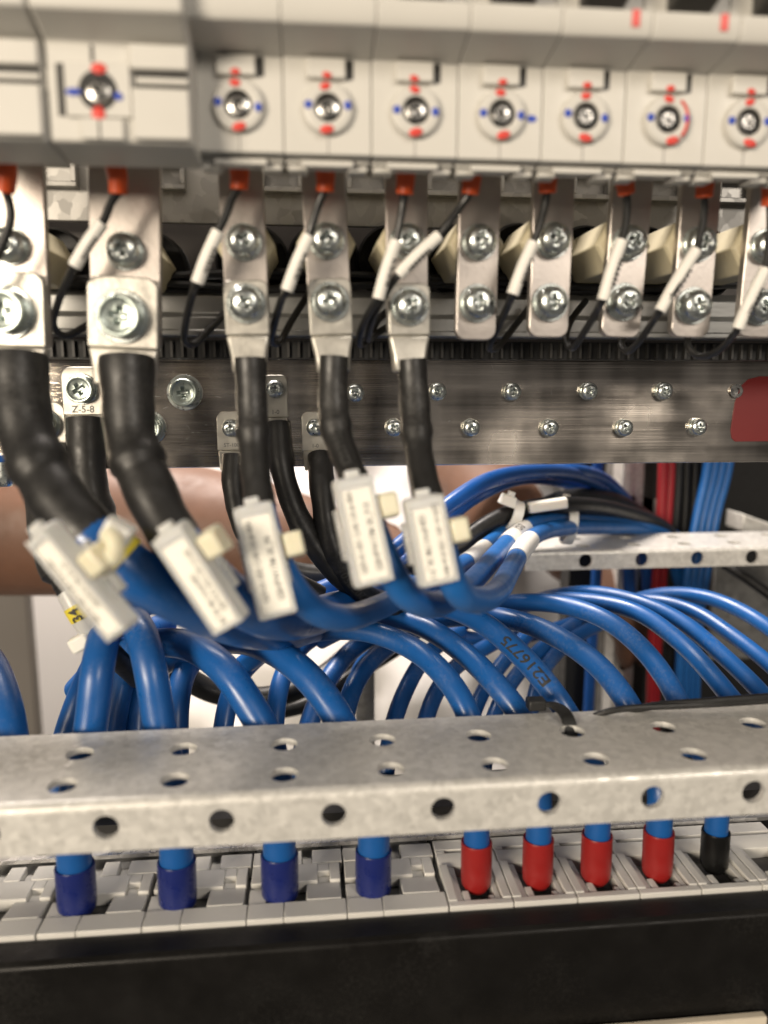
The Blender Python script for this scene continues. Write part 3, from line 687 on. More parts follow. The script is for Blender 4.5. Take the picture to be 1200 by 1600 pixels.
main_cable('blue cable with the upright tag marked 30_F9', 2, [(391,560,194),(393,620,193),(396,690,190),(402,760,184),(420,840,176),(445,900,172),(480,945,174),(530,966,184),(590,950,200),(650,918,222),(705,893,250),(742,870,275),(790,832,300),(850,815,325),(930,818,350),(1000,826,372),(1060,860,396),(1080,940,400)], 3.35, 3.9, (412,800),
   dict(top=(393,785), bot=(436,966), wmm=8.8, Yt=164, Yb_=158, twist=.12, lines=[('GE9-01-002 CAB 3.8 #-48A', 1.8, (-1.7,.6)), ('GBHPW17M 30_F9', 2.0, (1.6,-1.5))], flip=False, tie=(1,.42)), .5, blue='blue_thin', markers=(((728,880),(760,852),None),))
main_cable('blue cable with the upright tag marked 30_F10', 3, [(522,558,194),(520,610,193),(524,670,190),(550,740,182),(580,820,172),(605,880,168),(630,925,170),(668,945,180),(710,932,200),(748,898,230),(780,862,262),(806,836,285),(842,814,310),(885,808,330),(950,814,352),(1020,824,376),(1070,855,398),(1090,940,402)], 3.35, 3.8, (566,780),
   dict(top=(551,742), bot=(588,916), wmm=8.8, Yt=162, Yb_=157, twist=.15, lines=[('GE9-01-001 CAB 3.8 #-48A', 1.8, (-1.7,.4)), ('GBHPW17M 30_F10', 2.0, (1.6,-1.0))], flip=False, tie=(1,.32)), .5, blue='blue_thin', markers=(((792,850),(822,824),'12-2'),), extra=emb('E203950', 3.0, 3.7, 16))
main_cable('blue cable with the tag marked 30_F11, rightmost of the tagged cables', 4, [(643,562,194),(647,620,193),(652,690,188),(664,760,180),(684,830,172),(700,890,168),(716,926,170),(745,938,180),(775,926,200),(796,893,232),(818,856,266),(842,834,292),(885,825,318),(950,824,346),(1005,828,370),(1050,860,394),(1065,940,400)], 3.35, 3.8, (676,800),
   dict(top=(662,772), bot=(690,916), wmm=8.8, Yt=161, Yb_=157, twist=.12, lines=[('GBHPW17M 30_F11', 1.95, (-1.5,-.8)), ('GE9-01-001 CB3.8 #-48A', 1.75, (1.7,.3))], flip=True, tie=(1,.45)), .5, blue='blue_thin', markers=(((808,872),(832,845),None),))

# =================================================================== SENSE WIRES (orange boot, black wire, white sleeve)
def sense_wire(label, boot, wire, sleeve, rest, flecks=4):
    b0, b1 = W(boot[0][0], boot[0][1]-14, 183), W(boot[1][0], boot[1][1], 184.5)
    root = thing('sense_wire', label, 'wire', (b1.x, 189, b1.z-25), 'thin black wires with orange boots')
    bp = spline([b0, b0.lerp(b1, .5)+Vector((.3,0,0)), b1], 1)
    obj('boot', MB().tube(bp, lambda t: 2.15+.1*math.sin(5*t), 16), 'orange', root, bevel=.25)
    pts = [(boot[1][0], boot[1][1]-3, 184.5)] + [(x, y, 185.5) for x, y in wire] + [(sleeve[0][0], sleeve[0][1], 186), (sleeve[1][0], sleeve[1][1], 187)]
    pts += rest
    P = smooth(spline([W(*q) for q in pts], 1.0), 3)
    obj('wire', MB().tube(P, .95, 10), 'black_wire', root)
    if sleeve[2]:
        s0, s1 = W(sleeve[0][0], sleeve[0][1], 185.9), W(sleeve[1][0], sleeve[1][1], 186.8)
        d = (s1-s0).normalized(); sd = d.cross(Vector((0,-1,0))).normalized()
        sl = obj('marker_sleeve', MB().tube(spline([s0, s0.lerp(s1,.5)+sd*.25, s1], 1), 1.5, 14), 'sleeve', root)
        m3 = MB(); L_ = (s1-s0).length
        for k in range(flecks):                     # worn, unreadable print
            c = s0.lerp(s1, .32+.5*k/flecks) + Vector((0,-1.57,0)) + sd*(.9 if sd.x > 0 else -.9)*.9
            c.y += .35
            for q in range(2):
                m3.frame_box(c+d*(q*.75), d, sd, Vector((0,-1,0)), -.22, .22, -.7+.3*q, .5, -.05, .12)
        obj('print', m3, 'ink', sl)
    return root
sense_wire('orange booted wire at the left edge of the picture', ((8,262),(8,300)), [(14,312),(18,340)], ((-4,400),(-30,450),False), [(-40,500,200)])
sense_wire('orange booted wire over the wide bar with the greenish screw', ((178,262),(185,303)), [(174,312),(166,338)], ((160,348),(116,416),True), [(108,432,190),(90,475,200),(84,512,208),(98,526,210),(140,506,214),(185,475,220)])
sense_wire('orange booted wire hanging left of the first narrow lugged bar', ((370,255),(374,296)), [(364,305),(352,340)], ((341,361),(308,442),True), [(302,455,192),(290,505,200),(289,536,206),(300,540,208),(330,512,212),(375,462,219)])
sense_wire('orange booted wire hanging left of the second narrow lugged bar', ((505,258),(508,300)), [(500,312),(490,345)], ((483,368),(448,454),True), [(441,465,191),(428,510,199),(424,536,205),(434,538,207),(455,502,212),(485,455,219)])
sense_wire('orange booted wire whose sleeve hangs left of the crossing pair', ((632,262),(632,304)), [(630,315),(625,345)], ((619,376),(591,467),True), [(582,480,190),(564,515,198),(562,540,205),(576,530,208),(590,500,212),(630,470,219)])
sense_wire('orange booted wire whose sleeve slants across the third lugged bar', ((737,268),(734,304)), [(725,315),(700,350)], ((686,368),(622,430),True), [(610,446,189),(585,490,194),(575,530,203),(590,520,211),(640,490,219)], 6)
sense_wire('orange booted wire hanging left of the second free ended bar', ((853,265),(855,302)), [(852,315),(844,350)], ((834,378),(801,460),True), [(796,472,192),(776,515,200),(764,545,206),(775,545,208),(800,515,212),(835,470,219)])
sense_wire('orange booted wire hanging over the third free ended bar', ((968,270),(979,304)), [(980,320),(978,350)], ((972,375),(942,469),True), [(936,480,192),(912,520,199),(893,545,205),(884,530,208),(890,505,212),(915,470,219)], 6)
sense_wire('orange booted wire crossing the fourth free ended bar', ((1100,270),(1100,309)), [(1101,325),(1096,360)], ((1088,390),(1031,486),True), [(1024,496,192),(1000,532,199),(980,550,205),(971,542,208),(976,520,212),(1000,480,219)], 6)
sense_wire('orange booted wire at the right edge of the picture', ((1203,280),(1203,322)), [(1204,345),(1202,375)], ((1196,420),(1152,514),True), [(1146,524,192),(1120,550,199),(1090,557,205),(1074,540,208),(1080,515,212),(1105,470,219)], 6)

# thin black harness lying behind the bars
for k in range(5):
    P = [W(px, 430+5*k+6*math.sin(px/90+k), 224+2.2*(k % 3)) for px in range(-80, 1300, 60)]
    tag(obj('harness_wire', MB().tube(smooth(spline(P, 4)), 1.1, 8), 'black_wire'), 'thin black wire running level behind the terminal bars, %s of five' % ('topmost','second','third','fourth','lowest')[k], 'wire', 'harness wires behind the bars')

# =================================================================== PERFORATED BEAM IN FRONT
ZB = -90.0
yf = WZ(600, 1230, ZB).y; yb = yf+35
XL, XR = -125, 215
h1 = [xat(165, 1290, yf)+25*k for k in range(-2, 14)]
h2x = WZ(100, 1223, ZB); h3x = WZ(125, 1177, ZB)
row2 = [h2x.x+25*k for k in range(-2, 14)]; row3 = [h3x.x+25*k for k in range(-2, 14)]
y2 = WZ(605, 1202, ZB).y; y3 = WZ(595, 1156, ZB).y; ym = (y2+y3)/2
rb = 2.2; th = 1.6
mb = MB()
perf(mb, lambda s, t, d: Vector((s, t, ZB-d)), XL, XR, yf+rb, ym, row2, 3.35, th, tc=y2)
perf(mb, lambda s, t, d: Vector((s, t, ZB-d)), XL, XR, ym, yb, row3, 3.35, th, tc=y3)
zf1 = ZB-rb; zf0 = W(600, 1306, yf).z
perf(mb, lambda s, t, d: Vector((s, yf+d, t)), XL, XR, zf0, zf1, h1, 2.85, th, tc=W(515, 1274, yf).z)
arc = []
for rr in (rb, rb-th):
    arc.append([(yf+rb-rr*math.cos(R(a)), ZB-rb+rr*math.sin(R(a))) for a in range(0, 91, 15)])
for A_ in arc:
    vs = [(x, y, z) for x in (XL, XR) for y, z in A_]; n = len(A_)
    mb.add(vs, [(k, k+1, k+1+n, k+n) for k in range(n-1)])
tag(obj('perforated_beam', mb, 'galv', ang=30), 'galvanised perforated angle beam across the front of the lower cables', 'beam')
# black tie hooked through one of its holes and two black wires lying on it
a = WZ(880, 1126, ZB)
P = spline([a+Vector((-6,7,2.0)), a+Vector((-2,5.5,2.4)), a+Vector((.3,2.5,2.0)), a+Vector((.8,-1.5,1.0)), a+Vector((1.2,-3.6,-2)), a+Vector((1,-2,-6))], .8)
mb = MB()
fr = frames(P)
for i, (p, t, u, v) in enumerate(fr):
    mb.v += [p-X*1.7-Z*.5, p+X*1.7-Z*.5, p+X*1.7+Z*.6, p-X*1.7+Z*.6]
mb.f += [(0,1,2,3), tuple(len(mb.v)-4+k for k in range(4))] + [(j*4+k, j*4+(k+1)%4, j*4+4+(k+1)%4, j*4+4+k) for j in range(len(fr)-1) for k in range(4)]
root = thing('black_cable_tie', 'black cable tie hooked through a hole of the perforated beam', 'cable tie', a)
obj('strap', mb, 'rubber', root, bevel=.2); obj('tie_head', MB().box(a.x-8, a.x-3, a.y+5, a.y+9, ZB+.5, ZB+3.6), 'rubber', root, bevel=.5)
for k, (p0, r_, lab) in enumerate((((935,1112),.9,'thin black wire lying along the back of the beam, front one'), ((985,1106),1.1,'black wire lying along the back of the beam, rear one'))):
    q = [Vector((WZ(p0[0], p0[1], ZB).x-8, yb+4, ZB-9)), WZ(p0[0], p0[1], ZB+1.2), WZ(1040, 1104-3*k, ZB+2.0), WZ(1120, 1100-5*k, ZB+2.4+k), WZ(1210, 1094-6*k, ZB+2.4+k), WZ(1320, 1084-5*k, ZB+2)]
    tag(obj('thin_black_wire', MB().tube(smooth(spline(q, 3)), r_, 10), 'black_wire'), lab, 'wire')

# =================================================================== LOWER BREAKERS
ZL = -138.0
def lower_big(xl, w_, y0, label):
    root = thing('lower_circuit_breaker', label, 'circuit breaker', (xl+w_/2, y0+20, ZL-30), 'wide breakers in the bottom row')
    a, b = xl+.12, xl+w_-.12
    obj('housing', MB().box(a, b, y0+.3, y0+38, ZL-30, ZL-4.5), 'plastic_low', root, bevel=.3)
    P_ = lambda nm, x0_, x1_, ya, yb_, zt, zb=-4.48, m='plastic_low', bv=.25: obj(nm, MB().box(xl+x0_, xl+x1_, y0+ya, y0+yb_, ZL+zb, ZL+zt), m, root, bevel=bv)
    P_('front_strip', .12, 9.6, 0, 6.4, 0); P_('front_strip', 9.75, w_-.12, 0, 6.4, 0)
    P_('side_pad', .12, 4.6, 6.6, 12.8, -.3)
    obj('ramp', MB().prism_x([(y0+6.6, ZL-4.48), (y0+6.6, ZL+.1), (y0+15.6, ZL-1.6), (y0+15.6, ZL-4.48)], xl+15.6, xl+w_-1.3), 'plastic_low', root, bevel=.25)
    P_('middle_pad', .12, w_-7.6, 15.7, 23.6, -.7); P_('middle_pad', w_-4.2, w_-1.2, 15.7, 23.6, -.7); P_('middle_pad', w_-7.58, w_-4.22, 19.8, 23.6, -.75)
    P_('recess_floor', w_-7.58, w_-4.22, 15.7, 19.78, -2.4)
    P_('terminal_floor', 4.8, 15.4, 6.6, 15.7, -4.2, -4.47, 'dark_plastic', 0)
    P_('rear_pad', .12, 6.4, 23.64, 30, -.5); P_('rear_pad', 9.8, 14.2, 23.64, 30, -.5); P_('rear_pad', 17.2, w_-.4, 23.64, 30, -.5)
    P_('recess_floor', 6.42, 9.78, 23.64, 30, -2.6); P_('recess_floor', 14.22, 17.18, 23.64, 30, -2.6)
    P_('side_slot', w_-1.1, w_-.14, 8, 24, -4.2, -4.47, 'dark_plastic', 0)
    m2 = MB()
    for k in range(3): m2.lathe((xl+w_-4.8, y0+11+k*2.2, ZL-1.0), (0,0,1), [(.01,0),(.01,0)], 6)
    return root
def lower_small(xl, w_, y0, label, cap):
    root = thing('lower_circuit_breaker', label, 'circuit breaker', (xl+w_/2, y0+20, ZL-30), 'narrow breakers in the bottom row')
    obj('housing', MB().box(xl+.1, xl+w_-.1, y0+.3, y0+38, ZL-30, ZL-4.5), 'plastic_low', root, bevel=.3)
    P_ = lambda nm, x0_, x1_, ya, yb_, zt, zb=-4.48, m='plastic_low', bv=.25: obj(nm, MB().box(xl+x0_, xl+x1_, y0+ya, y0+yb_, ZL+zb, ZL+zt), m, root, bevel=bv)
    P_('front_lip', .1, w_-.1, 0, 2.2, 0)
    for x0_, x1_ in ((.1, 2.6), (w_-2.6, w_-.1)): P_('side_rib', x0_, x1_, 2.22, 18, .25)
    for x0_, x1_ in ((2.7, 4.4), (w_-4.4, w_-2.7)): P_('inner_rib', x0_, x1_, 2.22, 17.6, -.7)
    P_('bracket', 4.45, 6.4, 2.22, 6.6, -.3); P_('bracket', w_-6.0, w_-4.45, 2.22, 4.6, -.6)
    P_('contact_plate', 4.6, w_-4.6, 3, 17, -3.6, -4.46, 'dark_plastic', 0)
    obj('rear_slope', MB().prism_x([(y0+18.1, ZL-4.48), (y0+18.1, ZL-.9), (y0+20.5, ZL+.1), (y0+23.5, ZL+.1), (y0+23.5, ZL-4.48)], xl+.12, xl+w_-.12), 'plastic_low', root, bevel=.25)
    P_('slot_floor', 3, w_-1.5, 23.52, 25, -3.4, -4.46, 'dark_plastic', 0)
    P_('slot_side', .12, 2.9, 23.52, 25, .1); P_('rear_pad', .12, w_-.12, 25.02, 30, .1)
    return root
# front edge of the row (world line y = const)
ye = WZ(300, 1444, ZL).y
capx_big = [WZ(px, py, ZL).x for px, py in ((115,1424),(275,1416),(437,1404),(585,1398))]
edges = [WZ(px, py, ZL).x for px, py in ((55,1462),(221,1448),(385,1436),(543,1428),(702,1418))]
bl = ['wide grey bottom breaker holding the leftmost blue capped cable', 'wide grey bottom breaker holding the second blue capped cable from the left', 'wide grey bottom breaker holding the third blue capped cable from the left', 'wide grey bottom breaker next to the red capped cables']
for i in range(4): lower_big(edges[i], edges[i+1]-edges[i], ye, bl[i])
lower_big(edges[0]-26.5, 26.3, ye, 'wide grey bottom breaker cut off by the left edge')
capx = [WZ(px, py, ZL).x for px, py in ((750,1396),(848,1390),(941,1384),(1039,1378),(1130,1366))]
wsm = (capx[4]-capx[0])/4
sl = ['narrow grey bottom breaker under the leftmost red cap', 'narrow grey bottom breaker under the second red cap from the left', 'narrow grey bottom breaker under the third red cap from the left', 'narrow grey bottom breaker under the rightmost red cap', 'narrow grey bottom breaker under the black cap', 'narrow grey bottom breaker at the right edge without a visible cap']
for i in range(6): lower_small(edges[4]+.2+wsm*i, wsm-.1, ye, sl[i], None)
# bright spangled perforated sheet behind the bottom row
mb = MB(); hs = [WZ(px, 1330, ZL+4).x for px in range(60, 1300, 118)]
perf(mb, lambda s, t, d: Vector((s, t, ZL+1.2-d)), -130, 190, ye+30.6, ye+40, hs, 2.8, 1.2, tc=ye+35)
tag(obj('perforated_sheet', mb, 'galv_bright', ang=30), 'bright spangled perforated sheet behind the bottom breakers', 'sheet')
struct(obj('dark_backing', MB().box(-140, 200, ye+40.3, ye+62, ZL-20, ZL+5), 'dark'))  # dark block added so the view through the beam holes stays dark
# black cover below
yc = ye-9.5
prof = [(ye-.25, ZL-1.2), (yc+1.5, ZL-.8), (yc, ZL-1.8), (yc-1.0, ZL-40), (yc+2, ZL-40), (yc+3, ZL-4), (ye-.25, ZL-4)]
tag(obj('black_cover', MB().prism_x(prof, -140, 230), 'black_cover', bevel=.7, seg=3), 'plain black metal cover along the bottom of the picture', 'cover')
p = W(1120, 1592, yc-3); tag(obj('pale_trim_strip', MB().box(-100, 120, yc-4, yc-1.6, p.z-12, p.z+.2), 'pale', bevel=.5), 'pale trim strip in the bottom right corner under the black cover', 'trim')

# =================================================================== BLUE CABLES INTO THE LOWER BREAKERS
def blue_cable(label, px_path, r, cap, end, m='blue', cap_h=12.5, txt=None, group='blue cables arching into the bottom breakers', txt_at=.5):
    """px_path from the far end to the beam; end = (x, y) of the terminal on the breaker top"""
    pts = [W(*q) for q in px_path]
    if end:
        ex, ey, ez = end
        pts += [Vector((ex, ey+1.5, ez+26)), Vector((ex, ey, ez+9)), Vector((ex, ey-.3, ez-3))]
    P = smooth(spline(pts, 2.0), 6)
    root = thing('blue_cable', label, 'cable', P[-1], group)
    sh = obj('sheath', MB().tube(P[:-3] if cap else P, r, 20), m, root)
    if cap:
        cr = r*(1.14 if r > 4 else 1.2)
        k = len(P)-1; acc = 0
        while acc < cap_h and k > 0: acc += (P[k]-P[k-1]).length; k -= 1
        C_ = P[k:]; n = len(C_)
        mb = MB().tube(C_, lambda t: cr if t < .78 else cr*(1-.3*((t-.78)/.22)**2), 24, True)
        pass
        obj('end_sleeve', mb, cap, root)
        p, t, u, v = frames(C_)[0]
        obj('sleeve_rim', MB().lathe(C_[0], t, [(r*1.0,.0),(cr*.98,-.25),(cr*1.01,.2),(cr*1.0,.7)], 24, False, False), cap, root)
    if txt:
        fr_ = frames(P); L_ = [0]
        for i in range(1, len(P)): L_.append(L_[-1]+(P[i]-P[i-1]).length)
        ctr = L_[near(P, *txt_at)]
        def fn(a, b):
            s_ = ctr - a
            i = max(0, min(len(P)-2, next((q for q in range(len(P)-1) if L_[q+1] > s_), 0)))
            f = (s_-L_[i])/(L_[i+1]-L_[i]); p = P[i].lerp(P[i+1], f); t = fr_[i][1]
            fw = Vector((0,-1,.12)); fw = (fw - t*fw.dot(t)).normalized(); side = t.cross(fw).normalized()
            ph = b/r
            return p + fw*((r+.07)*math.cos(ph)) + side*((r+.07)*math.sin(ph))
        m3 = MB(); text(m3, txt, 4.6, fn, 1.25); obj('print', m3, 'ink', sh)
    return root
zc_ = ZL
yb_cap = [WZ(px, py, ZL).y+3.5 for px, py in ((115,1424),(275,1416),(437,1404),(585,1398))]
E = [(capx_big[i], yb_cap[i], ZL) for i in range(4)]
blue_cable('blue cable on the leftmost blue cap, rising straight under the steep tag', [(330,930,262),(250,935,250),(190,955,232),(166,985,218),(153,1040,207),(140,1150,203)], 4.5, 'blue_cap', E[0])
blue_cable('blue cable on the second blue cap, bent sharply at its top', [(150,1040,258),(165,990,246),(192,968,232),(214,975,218),(232,1030,208),(252,1150,203)], 4.5, 'blue_cap', E[1])
blue_cable('blue cable on the third blue cap from the left, arching to upper left', [(120,1080,262),(170,1030,252),(240,1005,238),(300,1010,225),(355,1050,212),(395,1110,206),(418,1150,203)], 4.5, 'blue_cap', E[2])
blue_cable('blue cable on the blue cap next to the red caps', [(220,1060,268),(290,1015,256),(370,1000,240),(430,1018,226),(484,1060,214),(525,1115,207),(542,1150,203)], 4.4, 'blue_cap', E[3])
ys_cap = [WZ(px, py, ZL).y+3.2 for px, py in ((747,1396),(843,1390),(935,1384),(1033,1378),(1122,1366))]
S = [(capx[i], ys_cap[i]+2, ZL+1.0) for i in range(5)]
blue_cable('blue cable on the leftmost red cap', [(380,1040,262),(430,1005,254),(500,985,246),(570,985,238),(640,1010,228),(690,1050,216),(725,1100,207),(742,1150,203)], 3.6, 'red_cap', S[0], cap_h=14)
blue_cable('blue cable on the second red cap from the left', [(440,1010,272),(510,975,262),(590,962,252),(660,978,240),(725,1020,226),(780,1075,212),(820,1130,205)], 3.6, 'red_cap', S[1], cap_h=14)
blue_cable('blue cable printed E216775 on the third red cap from the left', [(500,1000,282),(570,965,270),(650,945,256),(710,952,244),(765,980,232),(825,1035,218),(870,1090,208),(905,1150,204)], 3.6, 'red_cap', S[2], cap_h=14, txt='E216775', txt_at=(812,1048))
blue_cable('blue cable on the rightmost red cap', [(600,1000,290),(670,972,276),(740,962,262),(810,970,248),(880,1000,234),(940,1045,220),(985,1105,208),(1012,1170,205)], 3.6, 'red_cap', S[3], cap_h=14)
blue_cable('blue cable on the black cap', [(640,985,300),(720,958,284),(800,942,270),(880,945,256),(950,970,242),(1010,1020,228),(1060,1095,212),(1090,1170,206)], 3.3, 'black_cap', S[4], cap_h=10)
# the ones that leave past the right edge
Tn = lambda px, py, Yv: (px, py, Yv)
far = 'blue cables fanning out past the right edge'
blue_cable('blue cable of the right fan, lowest one ending behind the thin black wires', [(700,985,310),(780,952,296),(860,938,282),(930,940,268),(1000,958,254),(1070,1010,238),(1125,1070,220),(1172,1130,209),(1225,1210,207),(1265,1320,205)], 3.1, None, None, group=far)
blue_cable('blue cable of the right fan, second from below', [(780,965,315),(850,935,300),(920,926,286),(985,937,272),(1060,968,256),(1130,1025,240),(1200,1095,222),(1260,1180,210)], 3.0, None, None, group=far)
blue_cable('blue cable of the right fan, third from below', [(900,960,320),(960,940,308),(1020,938,294),(1085,955,280),(1140,990,264),(1210,1045,246),(1290,1130,230)], 2.9, None, None, group=far)
blue_cable('blue cable of the right fan, topmost one', [(940,965,330),(985,940,318),(1040,928,306),(1100,932,292),(1160,955,276),(1220,995,260),(1300,1070,244)], 3.0, None, None, group=far)
blue_cable('blue cable loop cut off by the left edge above the beam', [(-60,1000,240),(-20,1030,228),(5,1090,214),(18,1160,204),(20,1230,202)], 4.6, None, None, group=None)
# cables behind, dropping behind the beam
rear = [
 ([(210,960,262),(170,1000,250),(130,1080,240),(100,1170,234),(90,1260,230)], 4.3, 'rear blue cable leaning left beside the white strip'),
 ([(260,975,270),(215,1000,254),(190,1060,244),(172,1160,236),(165,1260,232)], 4.3, 'rear blue cable just behind the leftmost straight one'),
 ([(330,1000,275),(260,1020,262),(222,1070,250),(212,1160,240),(208,1260,236)], 4.2, 'rear blue cable between the two straight front ones'),
 ([(400,990,280),(330,1010,268),(290,1045,256),(277,1100,246),(276,1180,240),(276,1260,236)], 4.0, 'rear blue cable curling just right of the second front cable'),
 ([(470,985,285),(410,1020,270),(365,1070,256),(347,1150,246),(342,1250,240)], 3.4, 'rear blue cable seen through the third front arch'),
 ([(520,980,290),(470,1010,276),(440,1060,262),(428,1140,250),(424,1240,244)], 3.4, 'rear blue cable half hidden behind the third front arch'),
 ([(600,985,295),(545,1020,280),(505,1075,266),(478,1150,254),(465,1240,248)], 3.6, 'rear blue cable seen through the fourth front arch'),
 ([(650,985,300),(600,1015,284),(562,1055,270),(540,1110,258),(528,1200,250)], 3.6, 'rear blue cable beside the grey conduit'),
 ([(720,985,300),(670,1020,286),(635,1075,270),(612,1140,258),(600,1230,250)], 3.2, 'rear blue cable rising to upper right over the white cloth'),
 ([(780,1000,300),(720,1035,286),(682,1080,272),(660,1145,260),(650,1230,252)], 3.2, 'rear blue cable bending over the white cloth'),
 ([(830,985,305),(790,1030,290),(752,1085,276),(730,1150,262),(722,1240,254)], 3.0, 'rear blue cable right of the leftmost red cap cable'),
 ([(900,975,310),(850,1010,296),(800,1065,280),(768,1130,266),(752,1230,256)], 3.0, 'rear blue cable under the printed cable'),
 ([(960,965,316),(900,995,302),(850,1045,286),(828,1120,270),(818,1220,260)], 3.0, 'rear blue cable right of the printed cable'),
 ([(540,1120,300),(570,1030,300),(640,985,300),(760,1000,306),(860,985,316),(960,945,330)], 3.0, 'rear blue cable running level under the front arches'),
]
for P_, r_, lab in rear:
    blue_cable(lab, P_, r_, None, None, 'blue', group='blue cables behind the front arches')
for i, (P_, r_, lab) in enumerate((([(560,1010,320),(500,1060,310),(420,1090,300),(330,1080,296),(250,1030,292)], 4.6, 'thick black cable curving behind the rear blue cables'), ([(640,1000,330),(560,1050,322),(480,1100,316),(400,1115,312)], 3.6, 'black cable under the rear blue cables'), ([(400,860,290),(455,890,288),(520,895,290),(600,870,296),(690,850,300)], 3.4, 'black cable running level behind the tagged cables'))):
    tag(obj('black_cable', MB().tube(pix(P_), r_, 16), 'black_wire'), lab, 'cable')
p = W(570, 1020, 330); tag(obj('grey_conduit', MB().lathe((p.x, 330, p.z), (0,0,-1), [(4.2,0),(4.4,1),(4.4,90)], 20), 'galv_dull'), 'short vertical grey conduit below the cables', 'conduit')
# mid level blue cables under the tags
for P_, r_, lab in (([(470,935,262),(520,915,262),(590,880,264),(640,840,268),(700,790,276),(760,752,290),(830,738,310),(910,745,345),(965,785,382),(1005,860,398),(1015,950,402)], 3.3, 'deep blue cable looping up beneath the busbar, outer one'),
                    ([(480,960,270),(540,935,272),(600,900,276),(660,850,284),(720,790,296),(790,752,312),(860,748,345),(930,775,380),(975,850,396),(985,950,400)], 3.3, 'deep blue cable looping up beneath the busbar, inner one'),
                    ([(640,880,290),(690,812,300),(745,765,312),(820,742,326),(900,736,340),(960,762,372),(1000,820,392),(1015,880,400),(1020,960,402)], 3.2, 'deep blue cable looping up beneath the busbar, rear one')):
    tag(obj('blue_loop_cable', MB().tube(pix(P_), r_, 18), 'blue_deep'), lab, 'cable')
def black_mid(P_, r_, lab, s=None):
    pts = pix(P_)
    root = thing('black_cable', lab, 'cable', pts[0]); obj('sheath', MB().tube(pts, r_, 16), 'black_wire', root)
    if s:
        emb(s, 3.4, r_*.84, len(pts)*.2)(root, pts, 0)
black_mid([(560,910,272),(640,882,280),(700,862,286),(740,832,292),(780,808,298),(830,793,306),(900,788,322),(970,798,352),(1040,826,384),(1080,880,402)], 3.4, 'black cable under the white ties, upper one', 'HAR')
black_mid([(560,935,280),(640,905,288),(700,872,294),(745,842,300),(790,818,306),(840,800,315),(910,794,336),(980,806,362),(1030,850,392)], 3.2, 'black cable under the white ties, lower one')
black_mid([(780,850,330),(830,805,336),(880,783,342),(950,782,366),(1000,806,386),(1050,850,402)], 5.0, 'thick black cable arching behind the white ties')
# white ties round the bundle
def nylon_tie(lab, c, rx, rz, tilt, head):
    c = W(*c); q = Matrix.Rotation(tilt, 3, 'Y'); pts = [c + q @ Vector((0, rx*math.cos(a), rz*math.sin(a))) for a in [k*math.pi/14 for k in range(29)]]
    root = thing('white_cable_tie', lab, 'cable tie', c)
    mb = MB()
    for p in pts:
        d = (p-c).normalized(); wv = q @ X
        mb.v += [p-wv*2.0, p+wv*2.0, p+wv*2.0+d*1.2, p-wv*2.0+d*1.2]
    n = len(pts)
    mb.f += [(j*4+k, j*4+(k+1)%4, j*4+4+(k+1)%4, j*4+4+k) for j in range(n-1) for k in range(4)]
    obj('strap', mb, 'tie_white', root)
    hp = c + q @ Vector(head); obj('tie_head', MB().frame_box(hp, q @ X, q @ Y_, q @ Z, -3.4, 3.4, -2.5, 2.5, -2.2, 2.2, .4), 'tie_white', root, bevel=.6)
    obj('tail', MB().frame_box(hp, q @ X, q @ Y_, q @ Z, -1.0, 1.6, -1.5, 1.5, 2.0, 4.0), 'tie_white', root, bevel=.3)
nylon_tie('white cable tie round the two light blue cables', (888,818,326), 6.0, 8.2, .1, (-3.5,-2,9.2))
nylon_tie('white cable tie round the two black cables', (802,806,299), 5.0, 5.4, .35, (-5,-2,5.2))
p = W(858, 790, 300); tag(obj('white_marker_clip', MB().frame_box(p, Vector((.99,0,.12)), Vector((-.12,0,.99)), Vector((0,-1,0)), -9, 8, -2.4, 2.6, -2, 1.6, .4), 'tie_white', bevel=.8), 'white plastic marker clipped on the upper black cable', 'marker')

# =================================================================== MIDDLE RAIL, POSTS AND WIRES AT THE RIGHT
YM = 332.0
zt = W(915, 860, YM).z; zbm = W(915, 890, YM).z
xl = xat(822, 880, YM); yk = WZ(1000, 834, zt).y
hx = [xat(915, 877, YM)+26.8*k for k in range(-1, 9)]
mb = MB()
perf(mb, lambda s, t, d: Vector((s, YM+d, t)), xl, 290, zbm, zt-1.8, hx, 3.2, 1.5, tc=(zbm+zt)/2-.4)
r2 = [WZ(992, 852, zt).x+25*k for k in range(-1, 9)]; r3 = [WZ(1050, 838, zt).x+25*k for k in range(-2, 9)]
ymm = (YM+yk)/2
perf(mb, lambda s, t, d: Vector((s, t, zt-d)), xl, 290, YM+1.8, ymm, r2, 3.3, 1.5)
perf(mb, lambda s, t, d: Vector((s, t, zt-d)), xl, 290, ymm, yk, r3, 3.3, 1.5)
A_ = [(YM+1.8-1.8*math.cos(R(a)), zt-1.8+1.8*math.sin(R(a))) for a in range(0, 91, 15)]; n = len(A_)
mb.add([(x, y, z) for x in (xl, 290) for y, z in A_], [(k, k+1, k+1+n, k+n) for k in range(n-1)])
tag(obj('perforated_rail', mb, 'galv', ang=30), 'galvanised perforated rail at the right, behind the blue cables', 'rail')
def post(lab, px, Yv, wd, dp, m, name='upright_post', py0=600, py1=1250):
    a = W(px, py0, Yv); b = W(px, py1, Yv); xm = W(px, 850, Yv).x
    root = thing(name, lab, 'post', (xm, Yv+dp/2, b.z))
    o = obj('profile', MB().box(xm-wd/2, xm+wd/2, Yv, Yv+dp, b.z, a.z), m, root, bevel=.6)
    z = b.z+10
    while z < a.z and m.startswith('galv'):
        obj('hole', MB().lathe((xm, Yv-.05, z), (0,-1,0), [(2.2,-.02),(2.2,.03)], 16), 'rubber', root); z += 25
    return root
post('galvanised upright post behind the middle rail', 984, 415, 13, 14, 'galv')
post('dark upright beside the galvanised post', 1008, 422, 9, 10, 'dark_plastic', 'dark_upright')
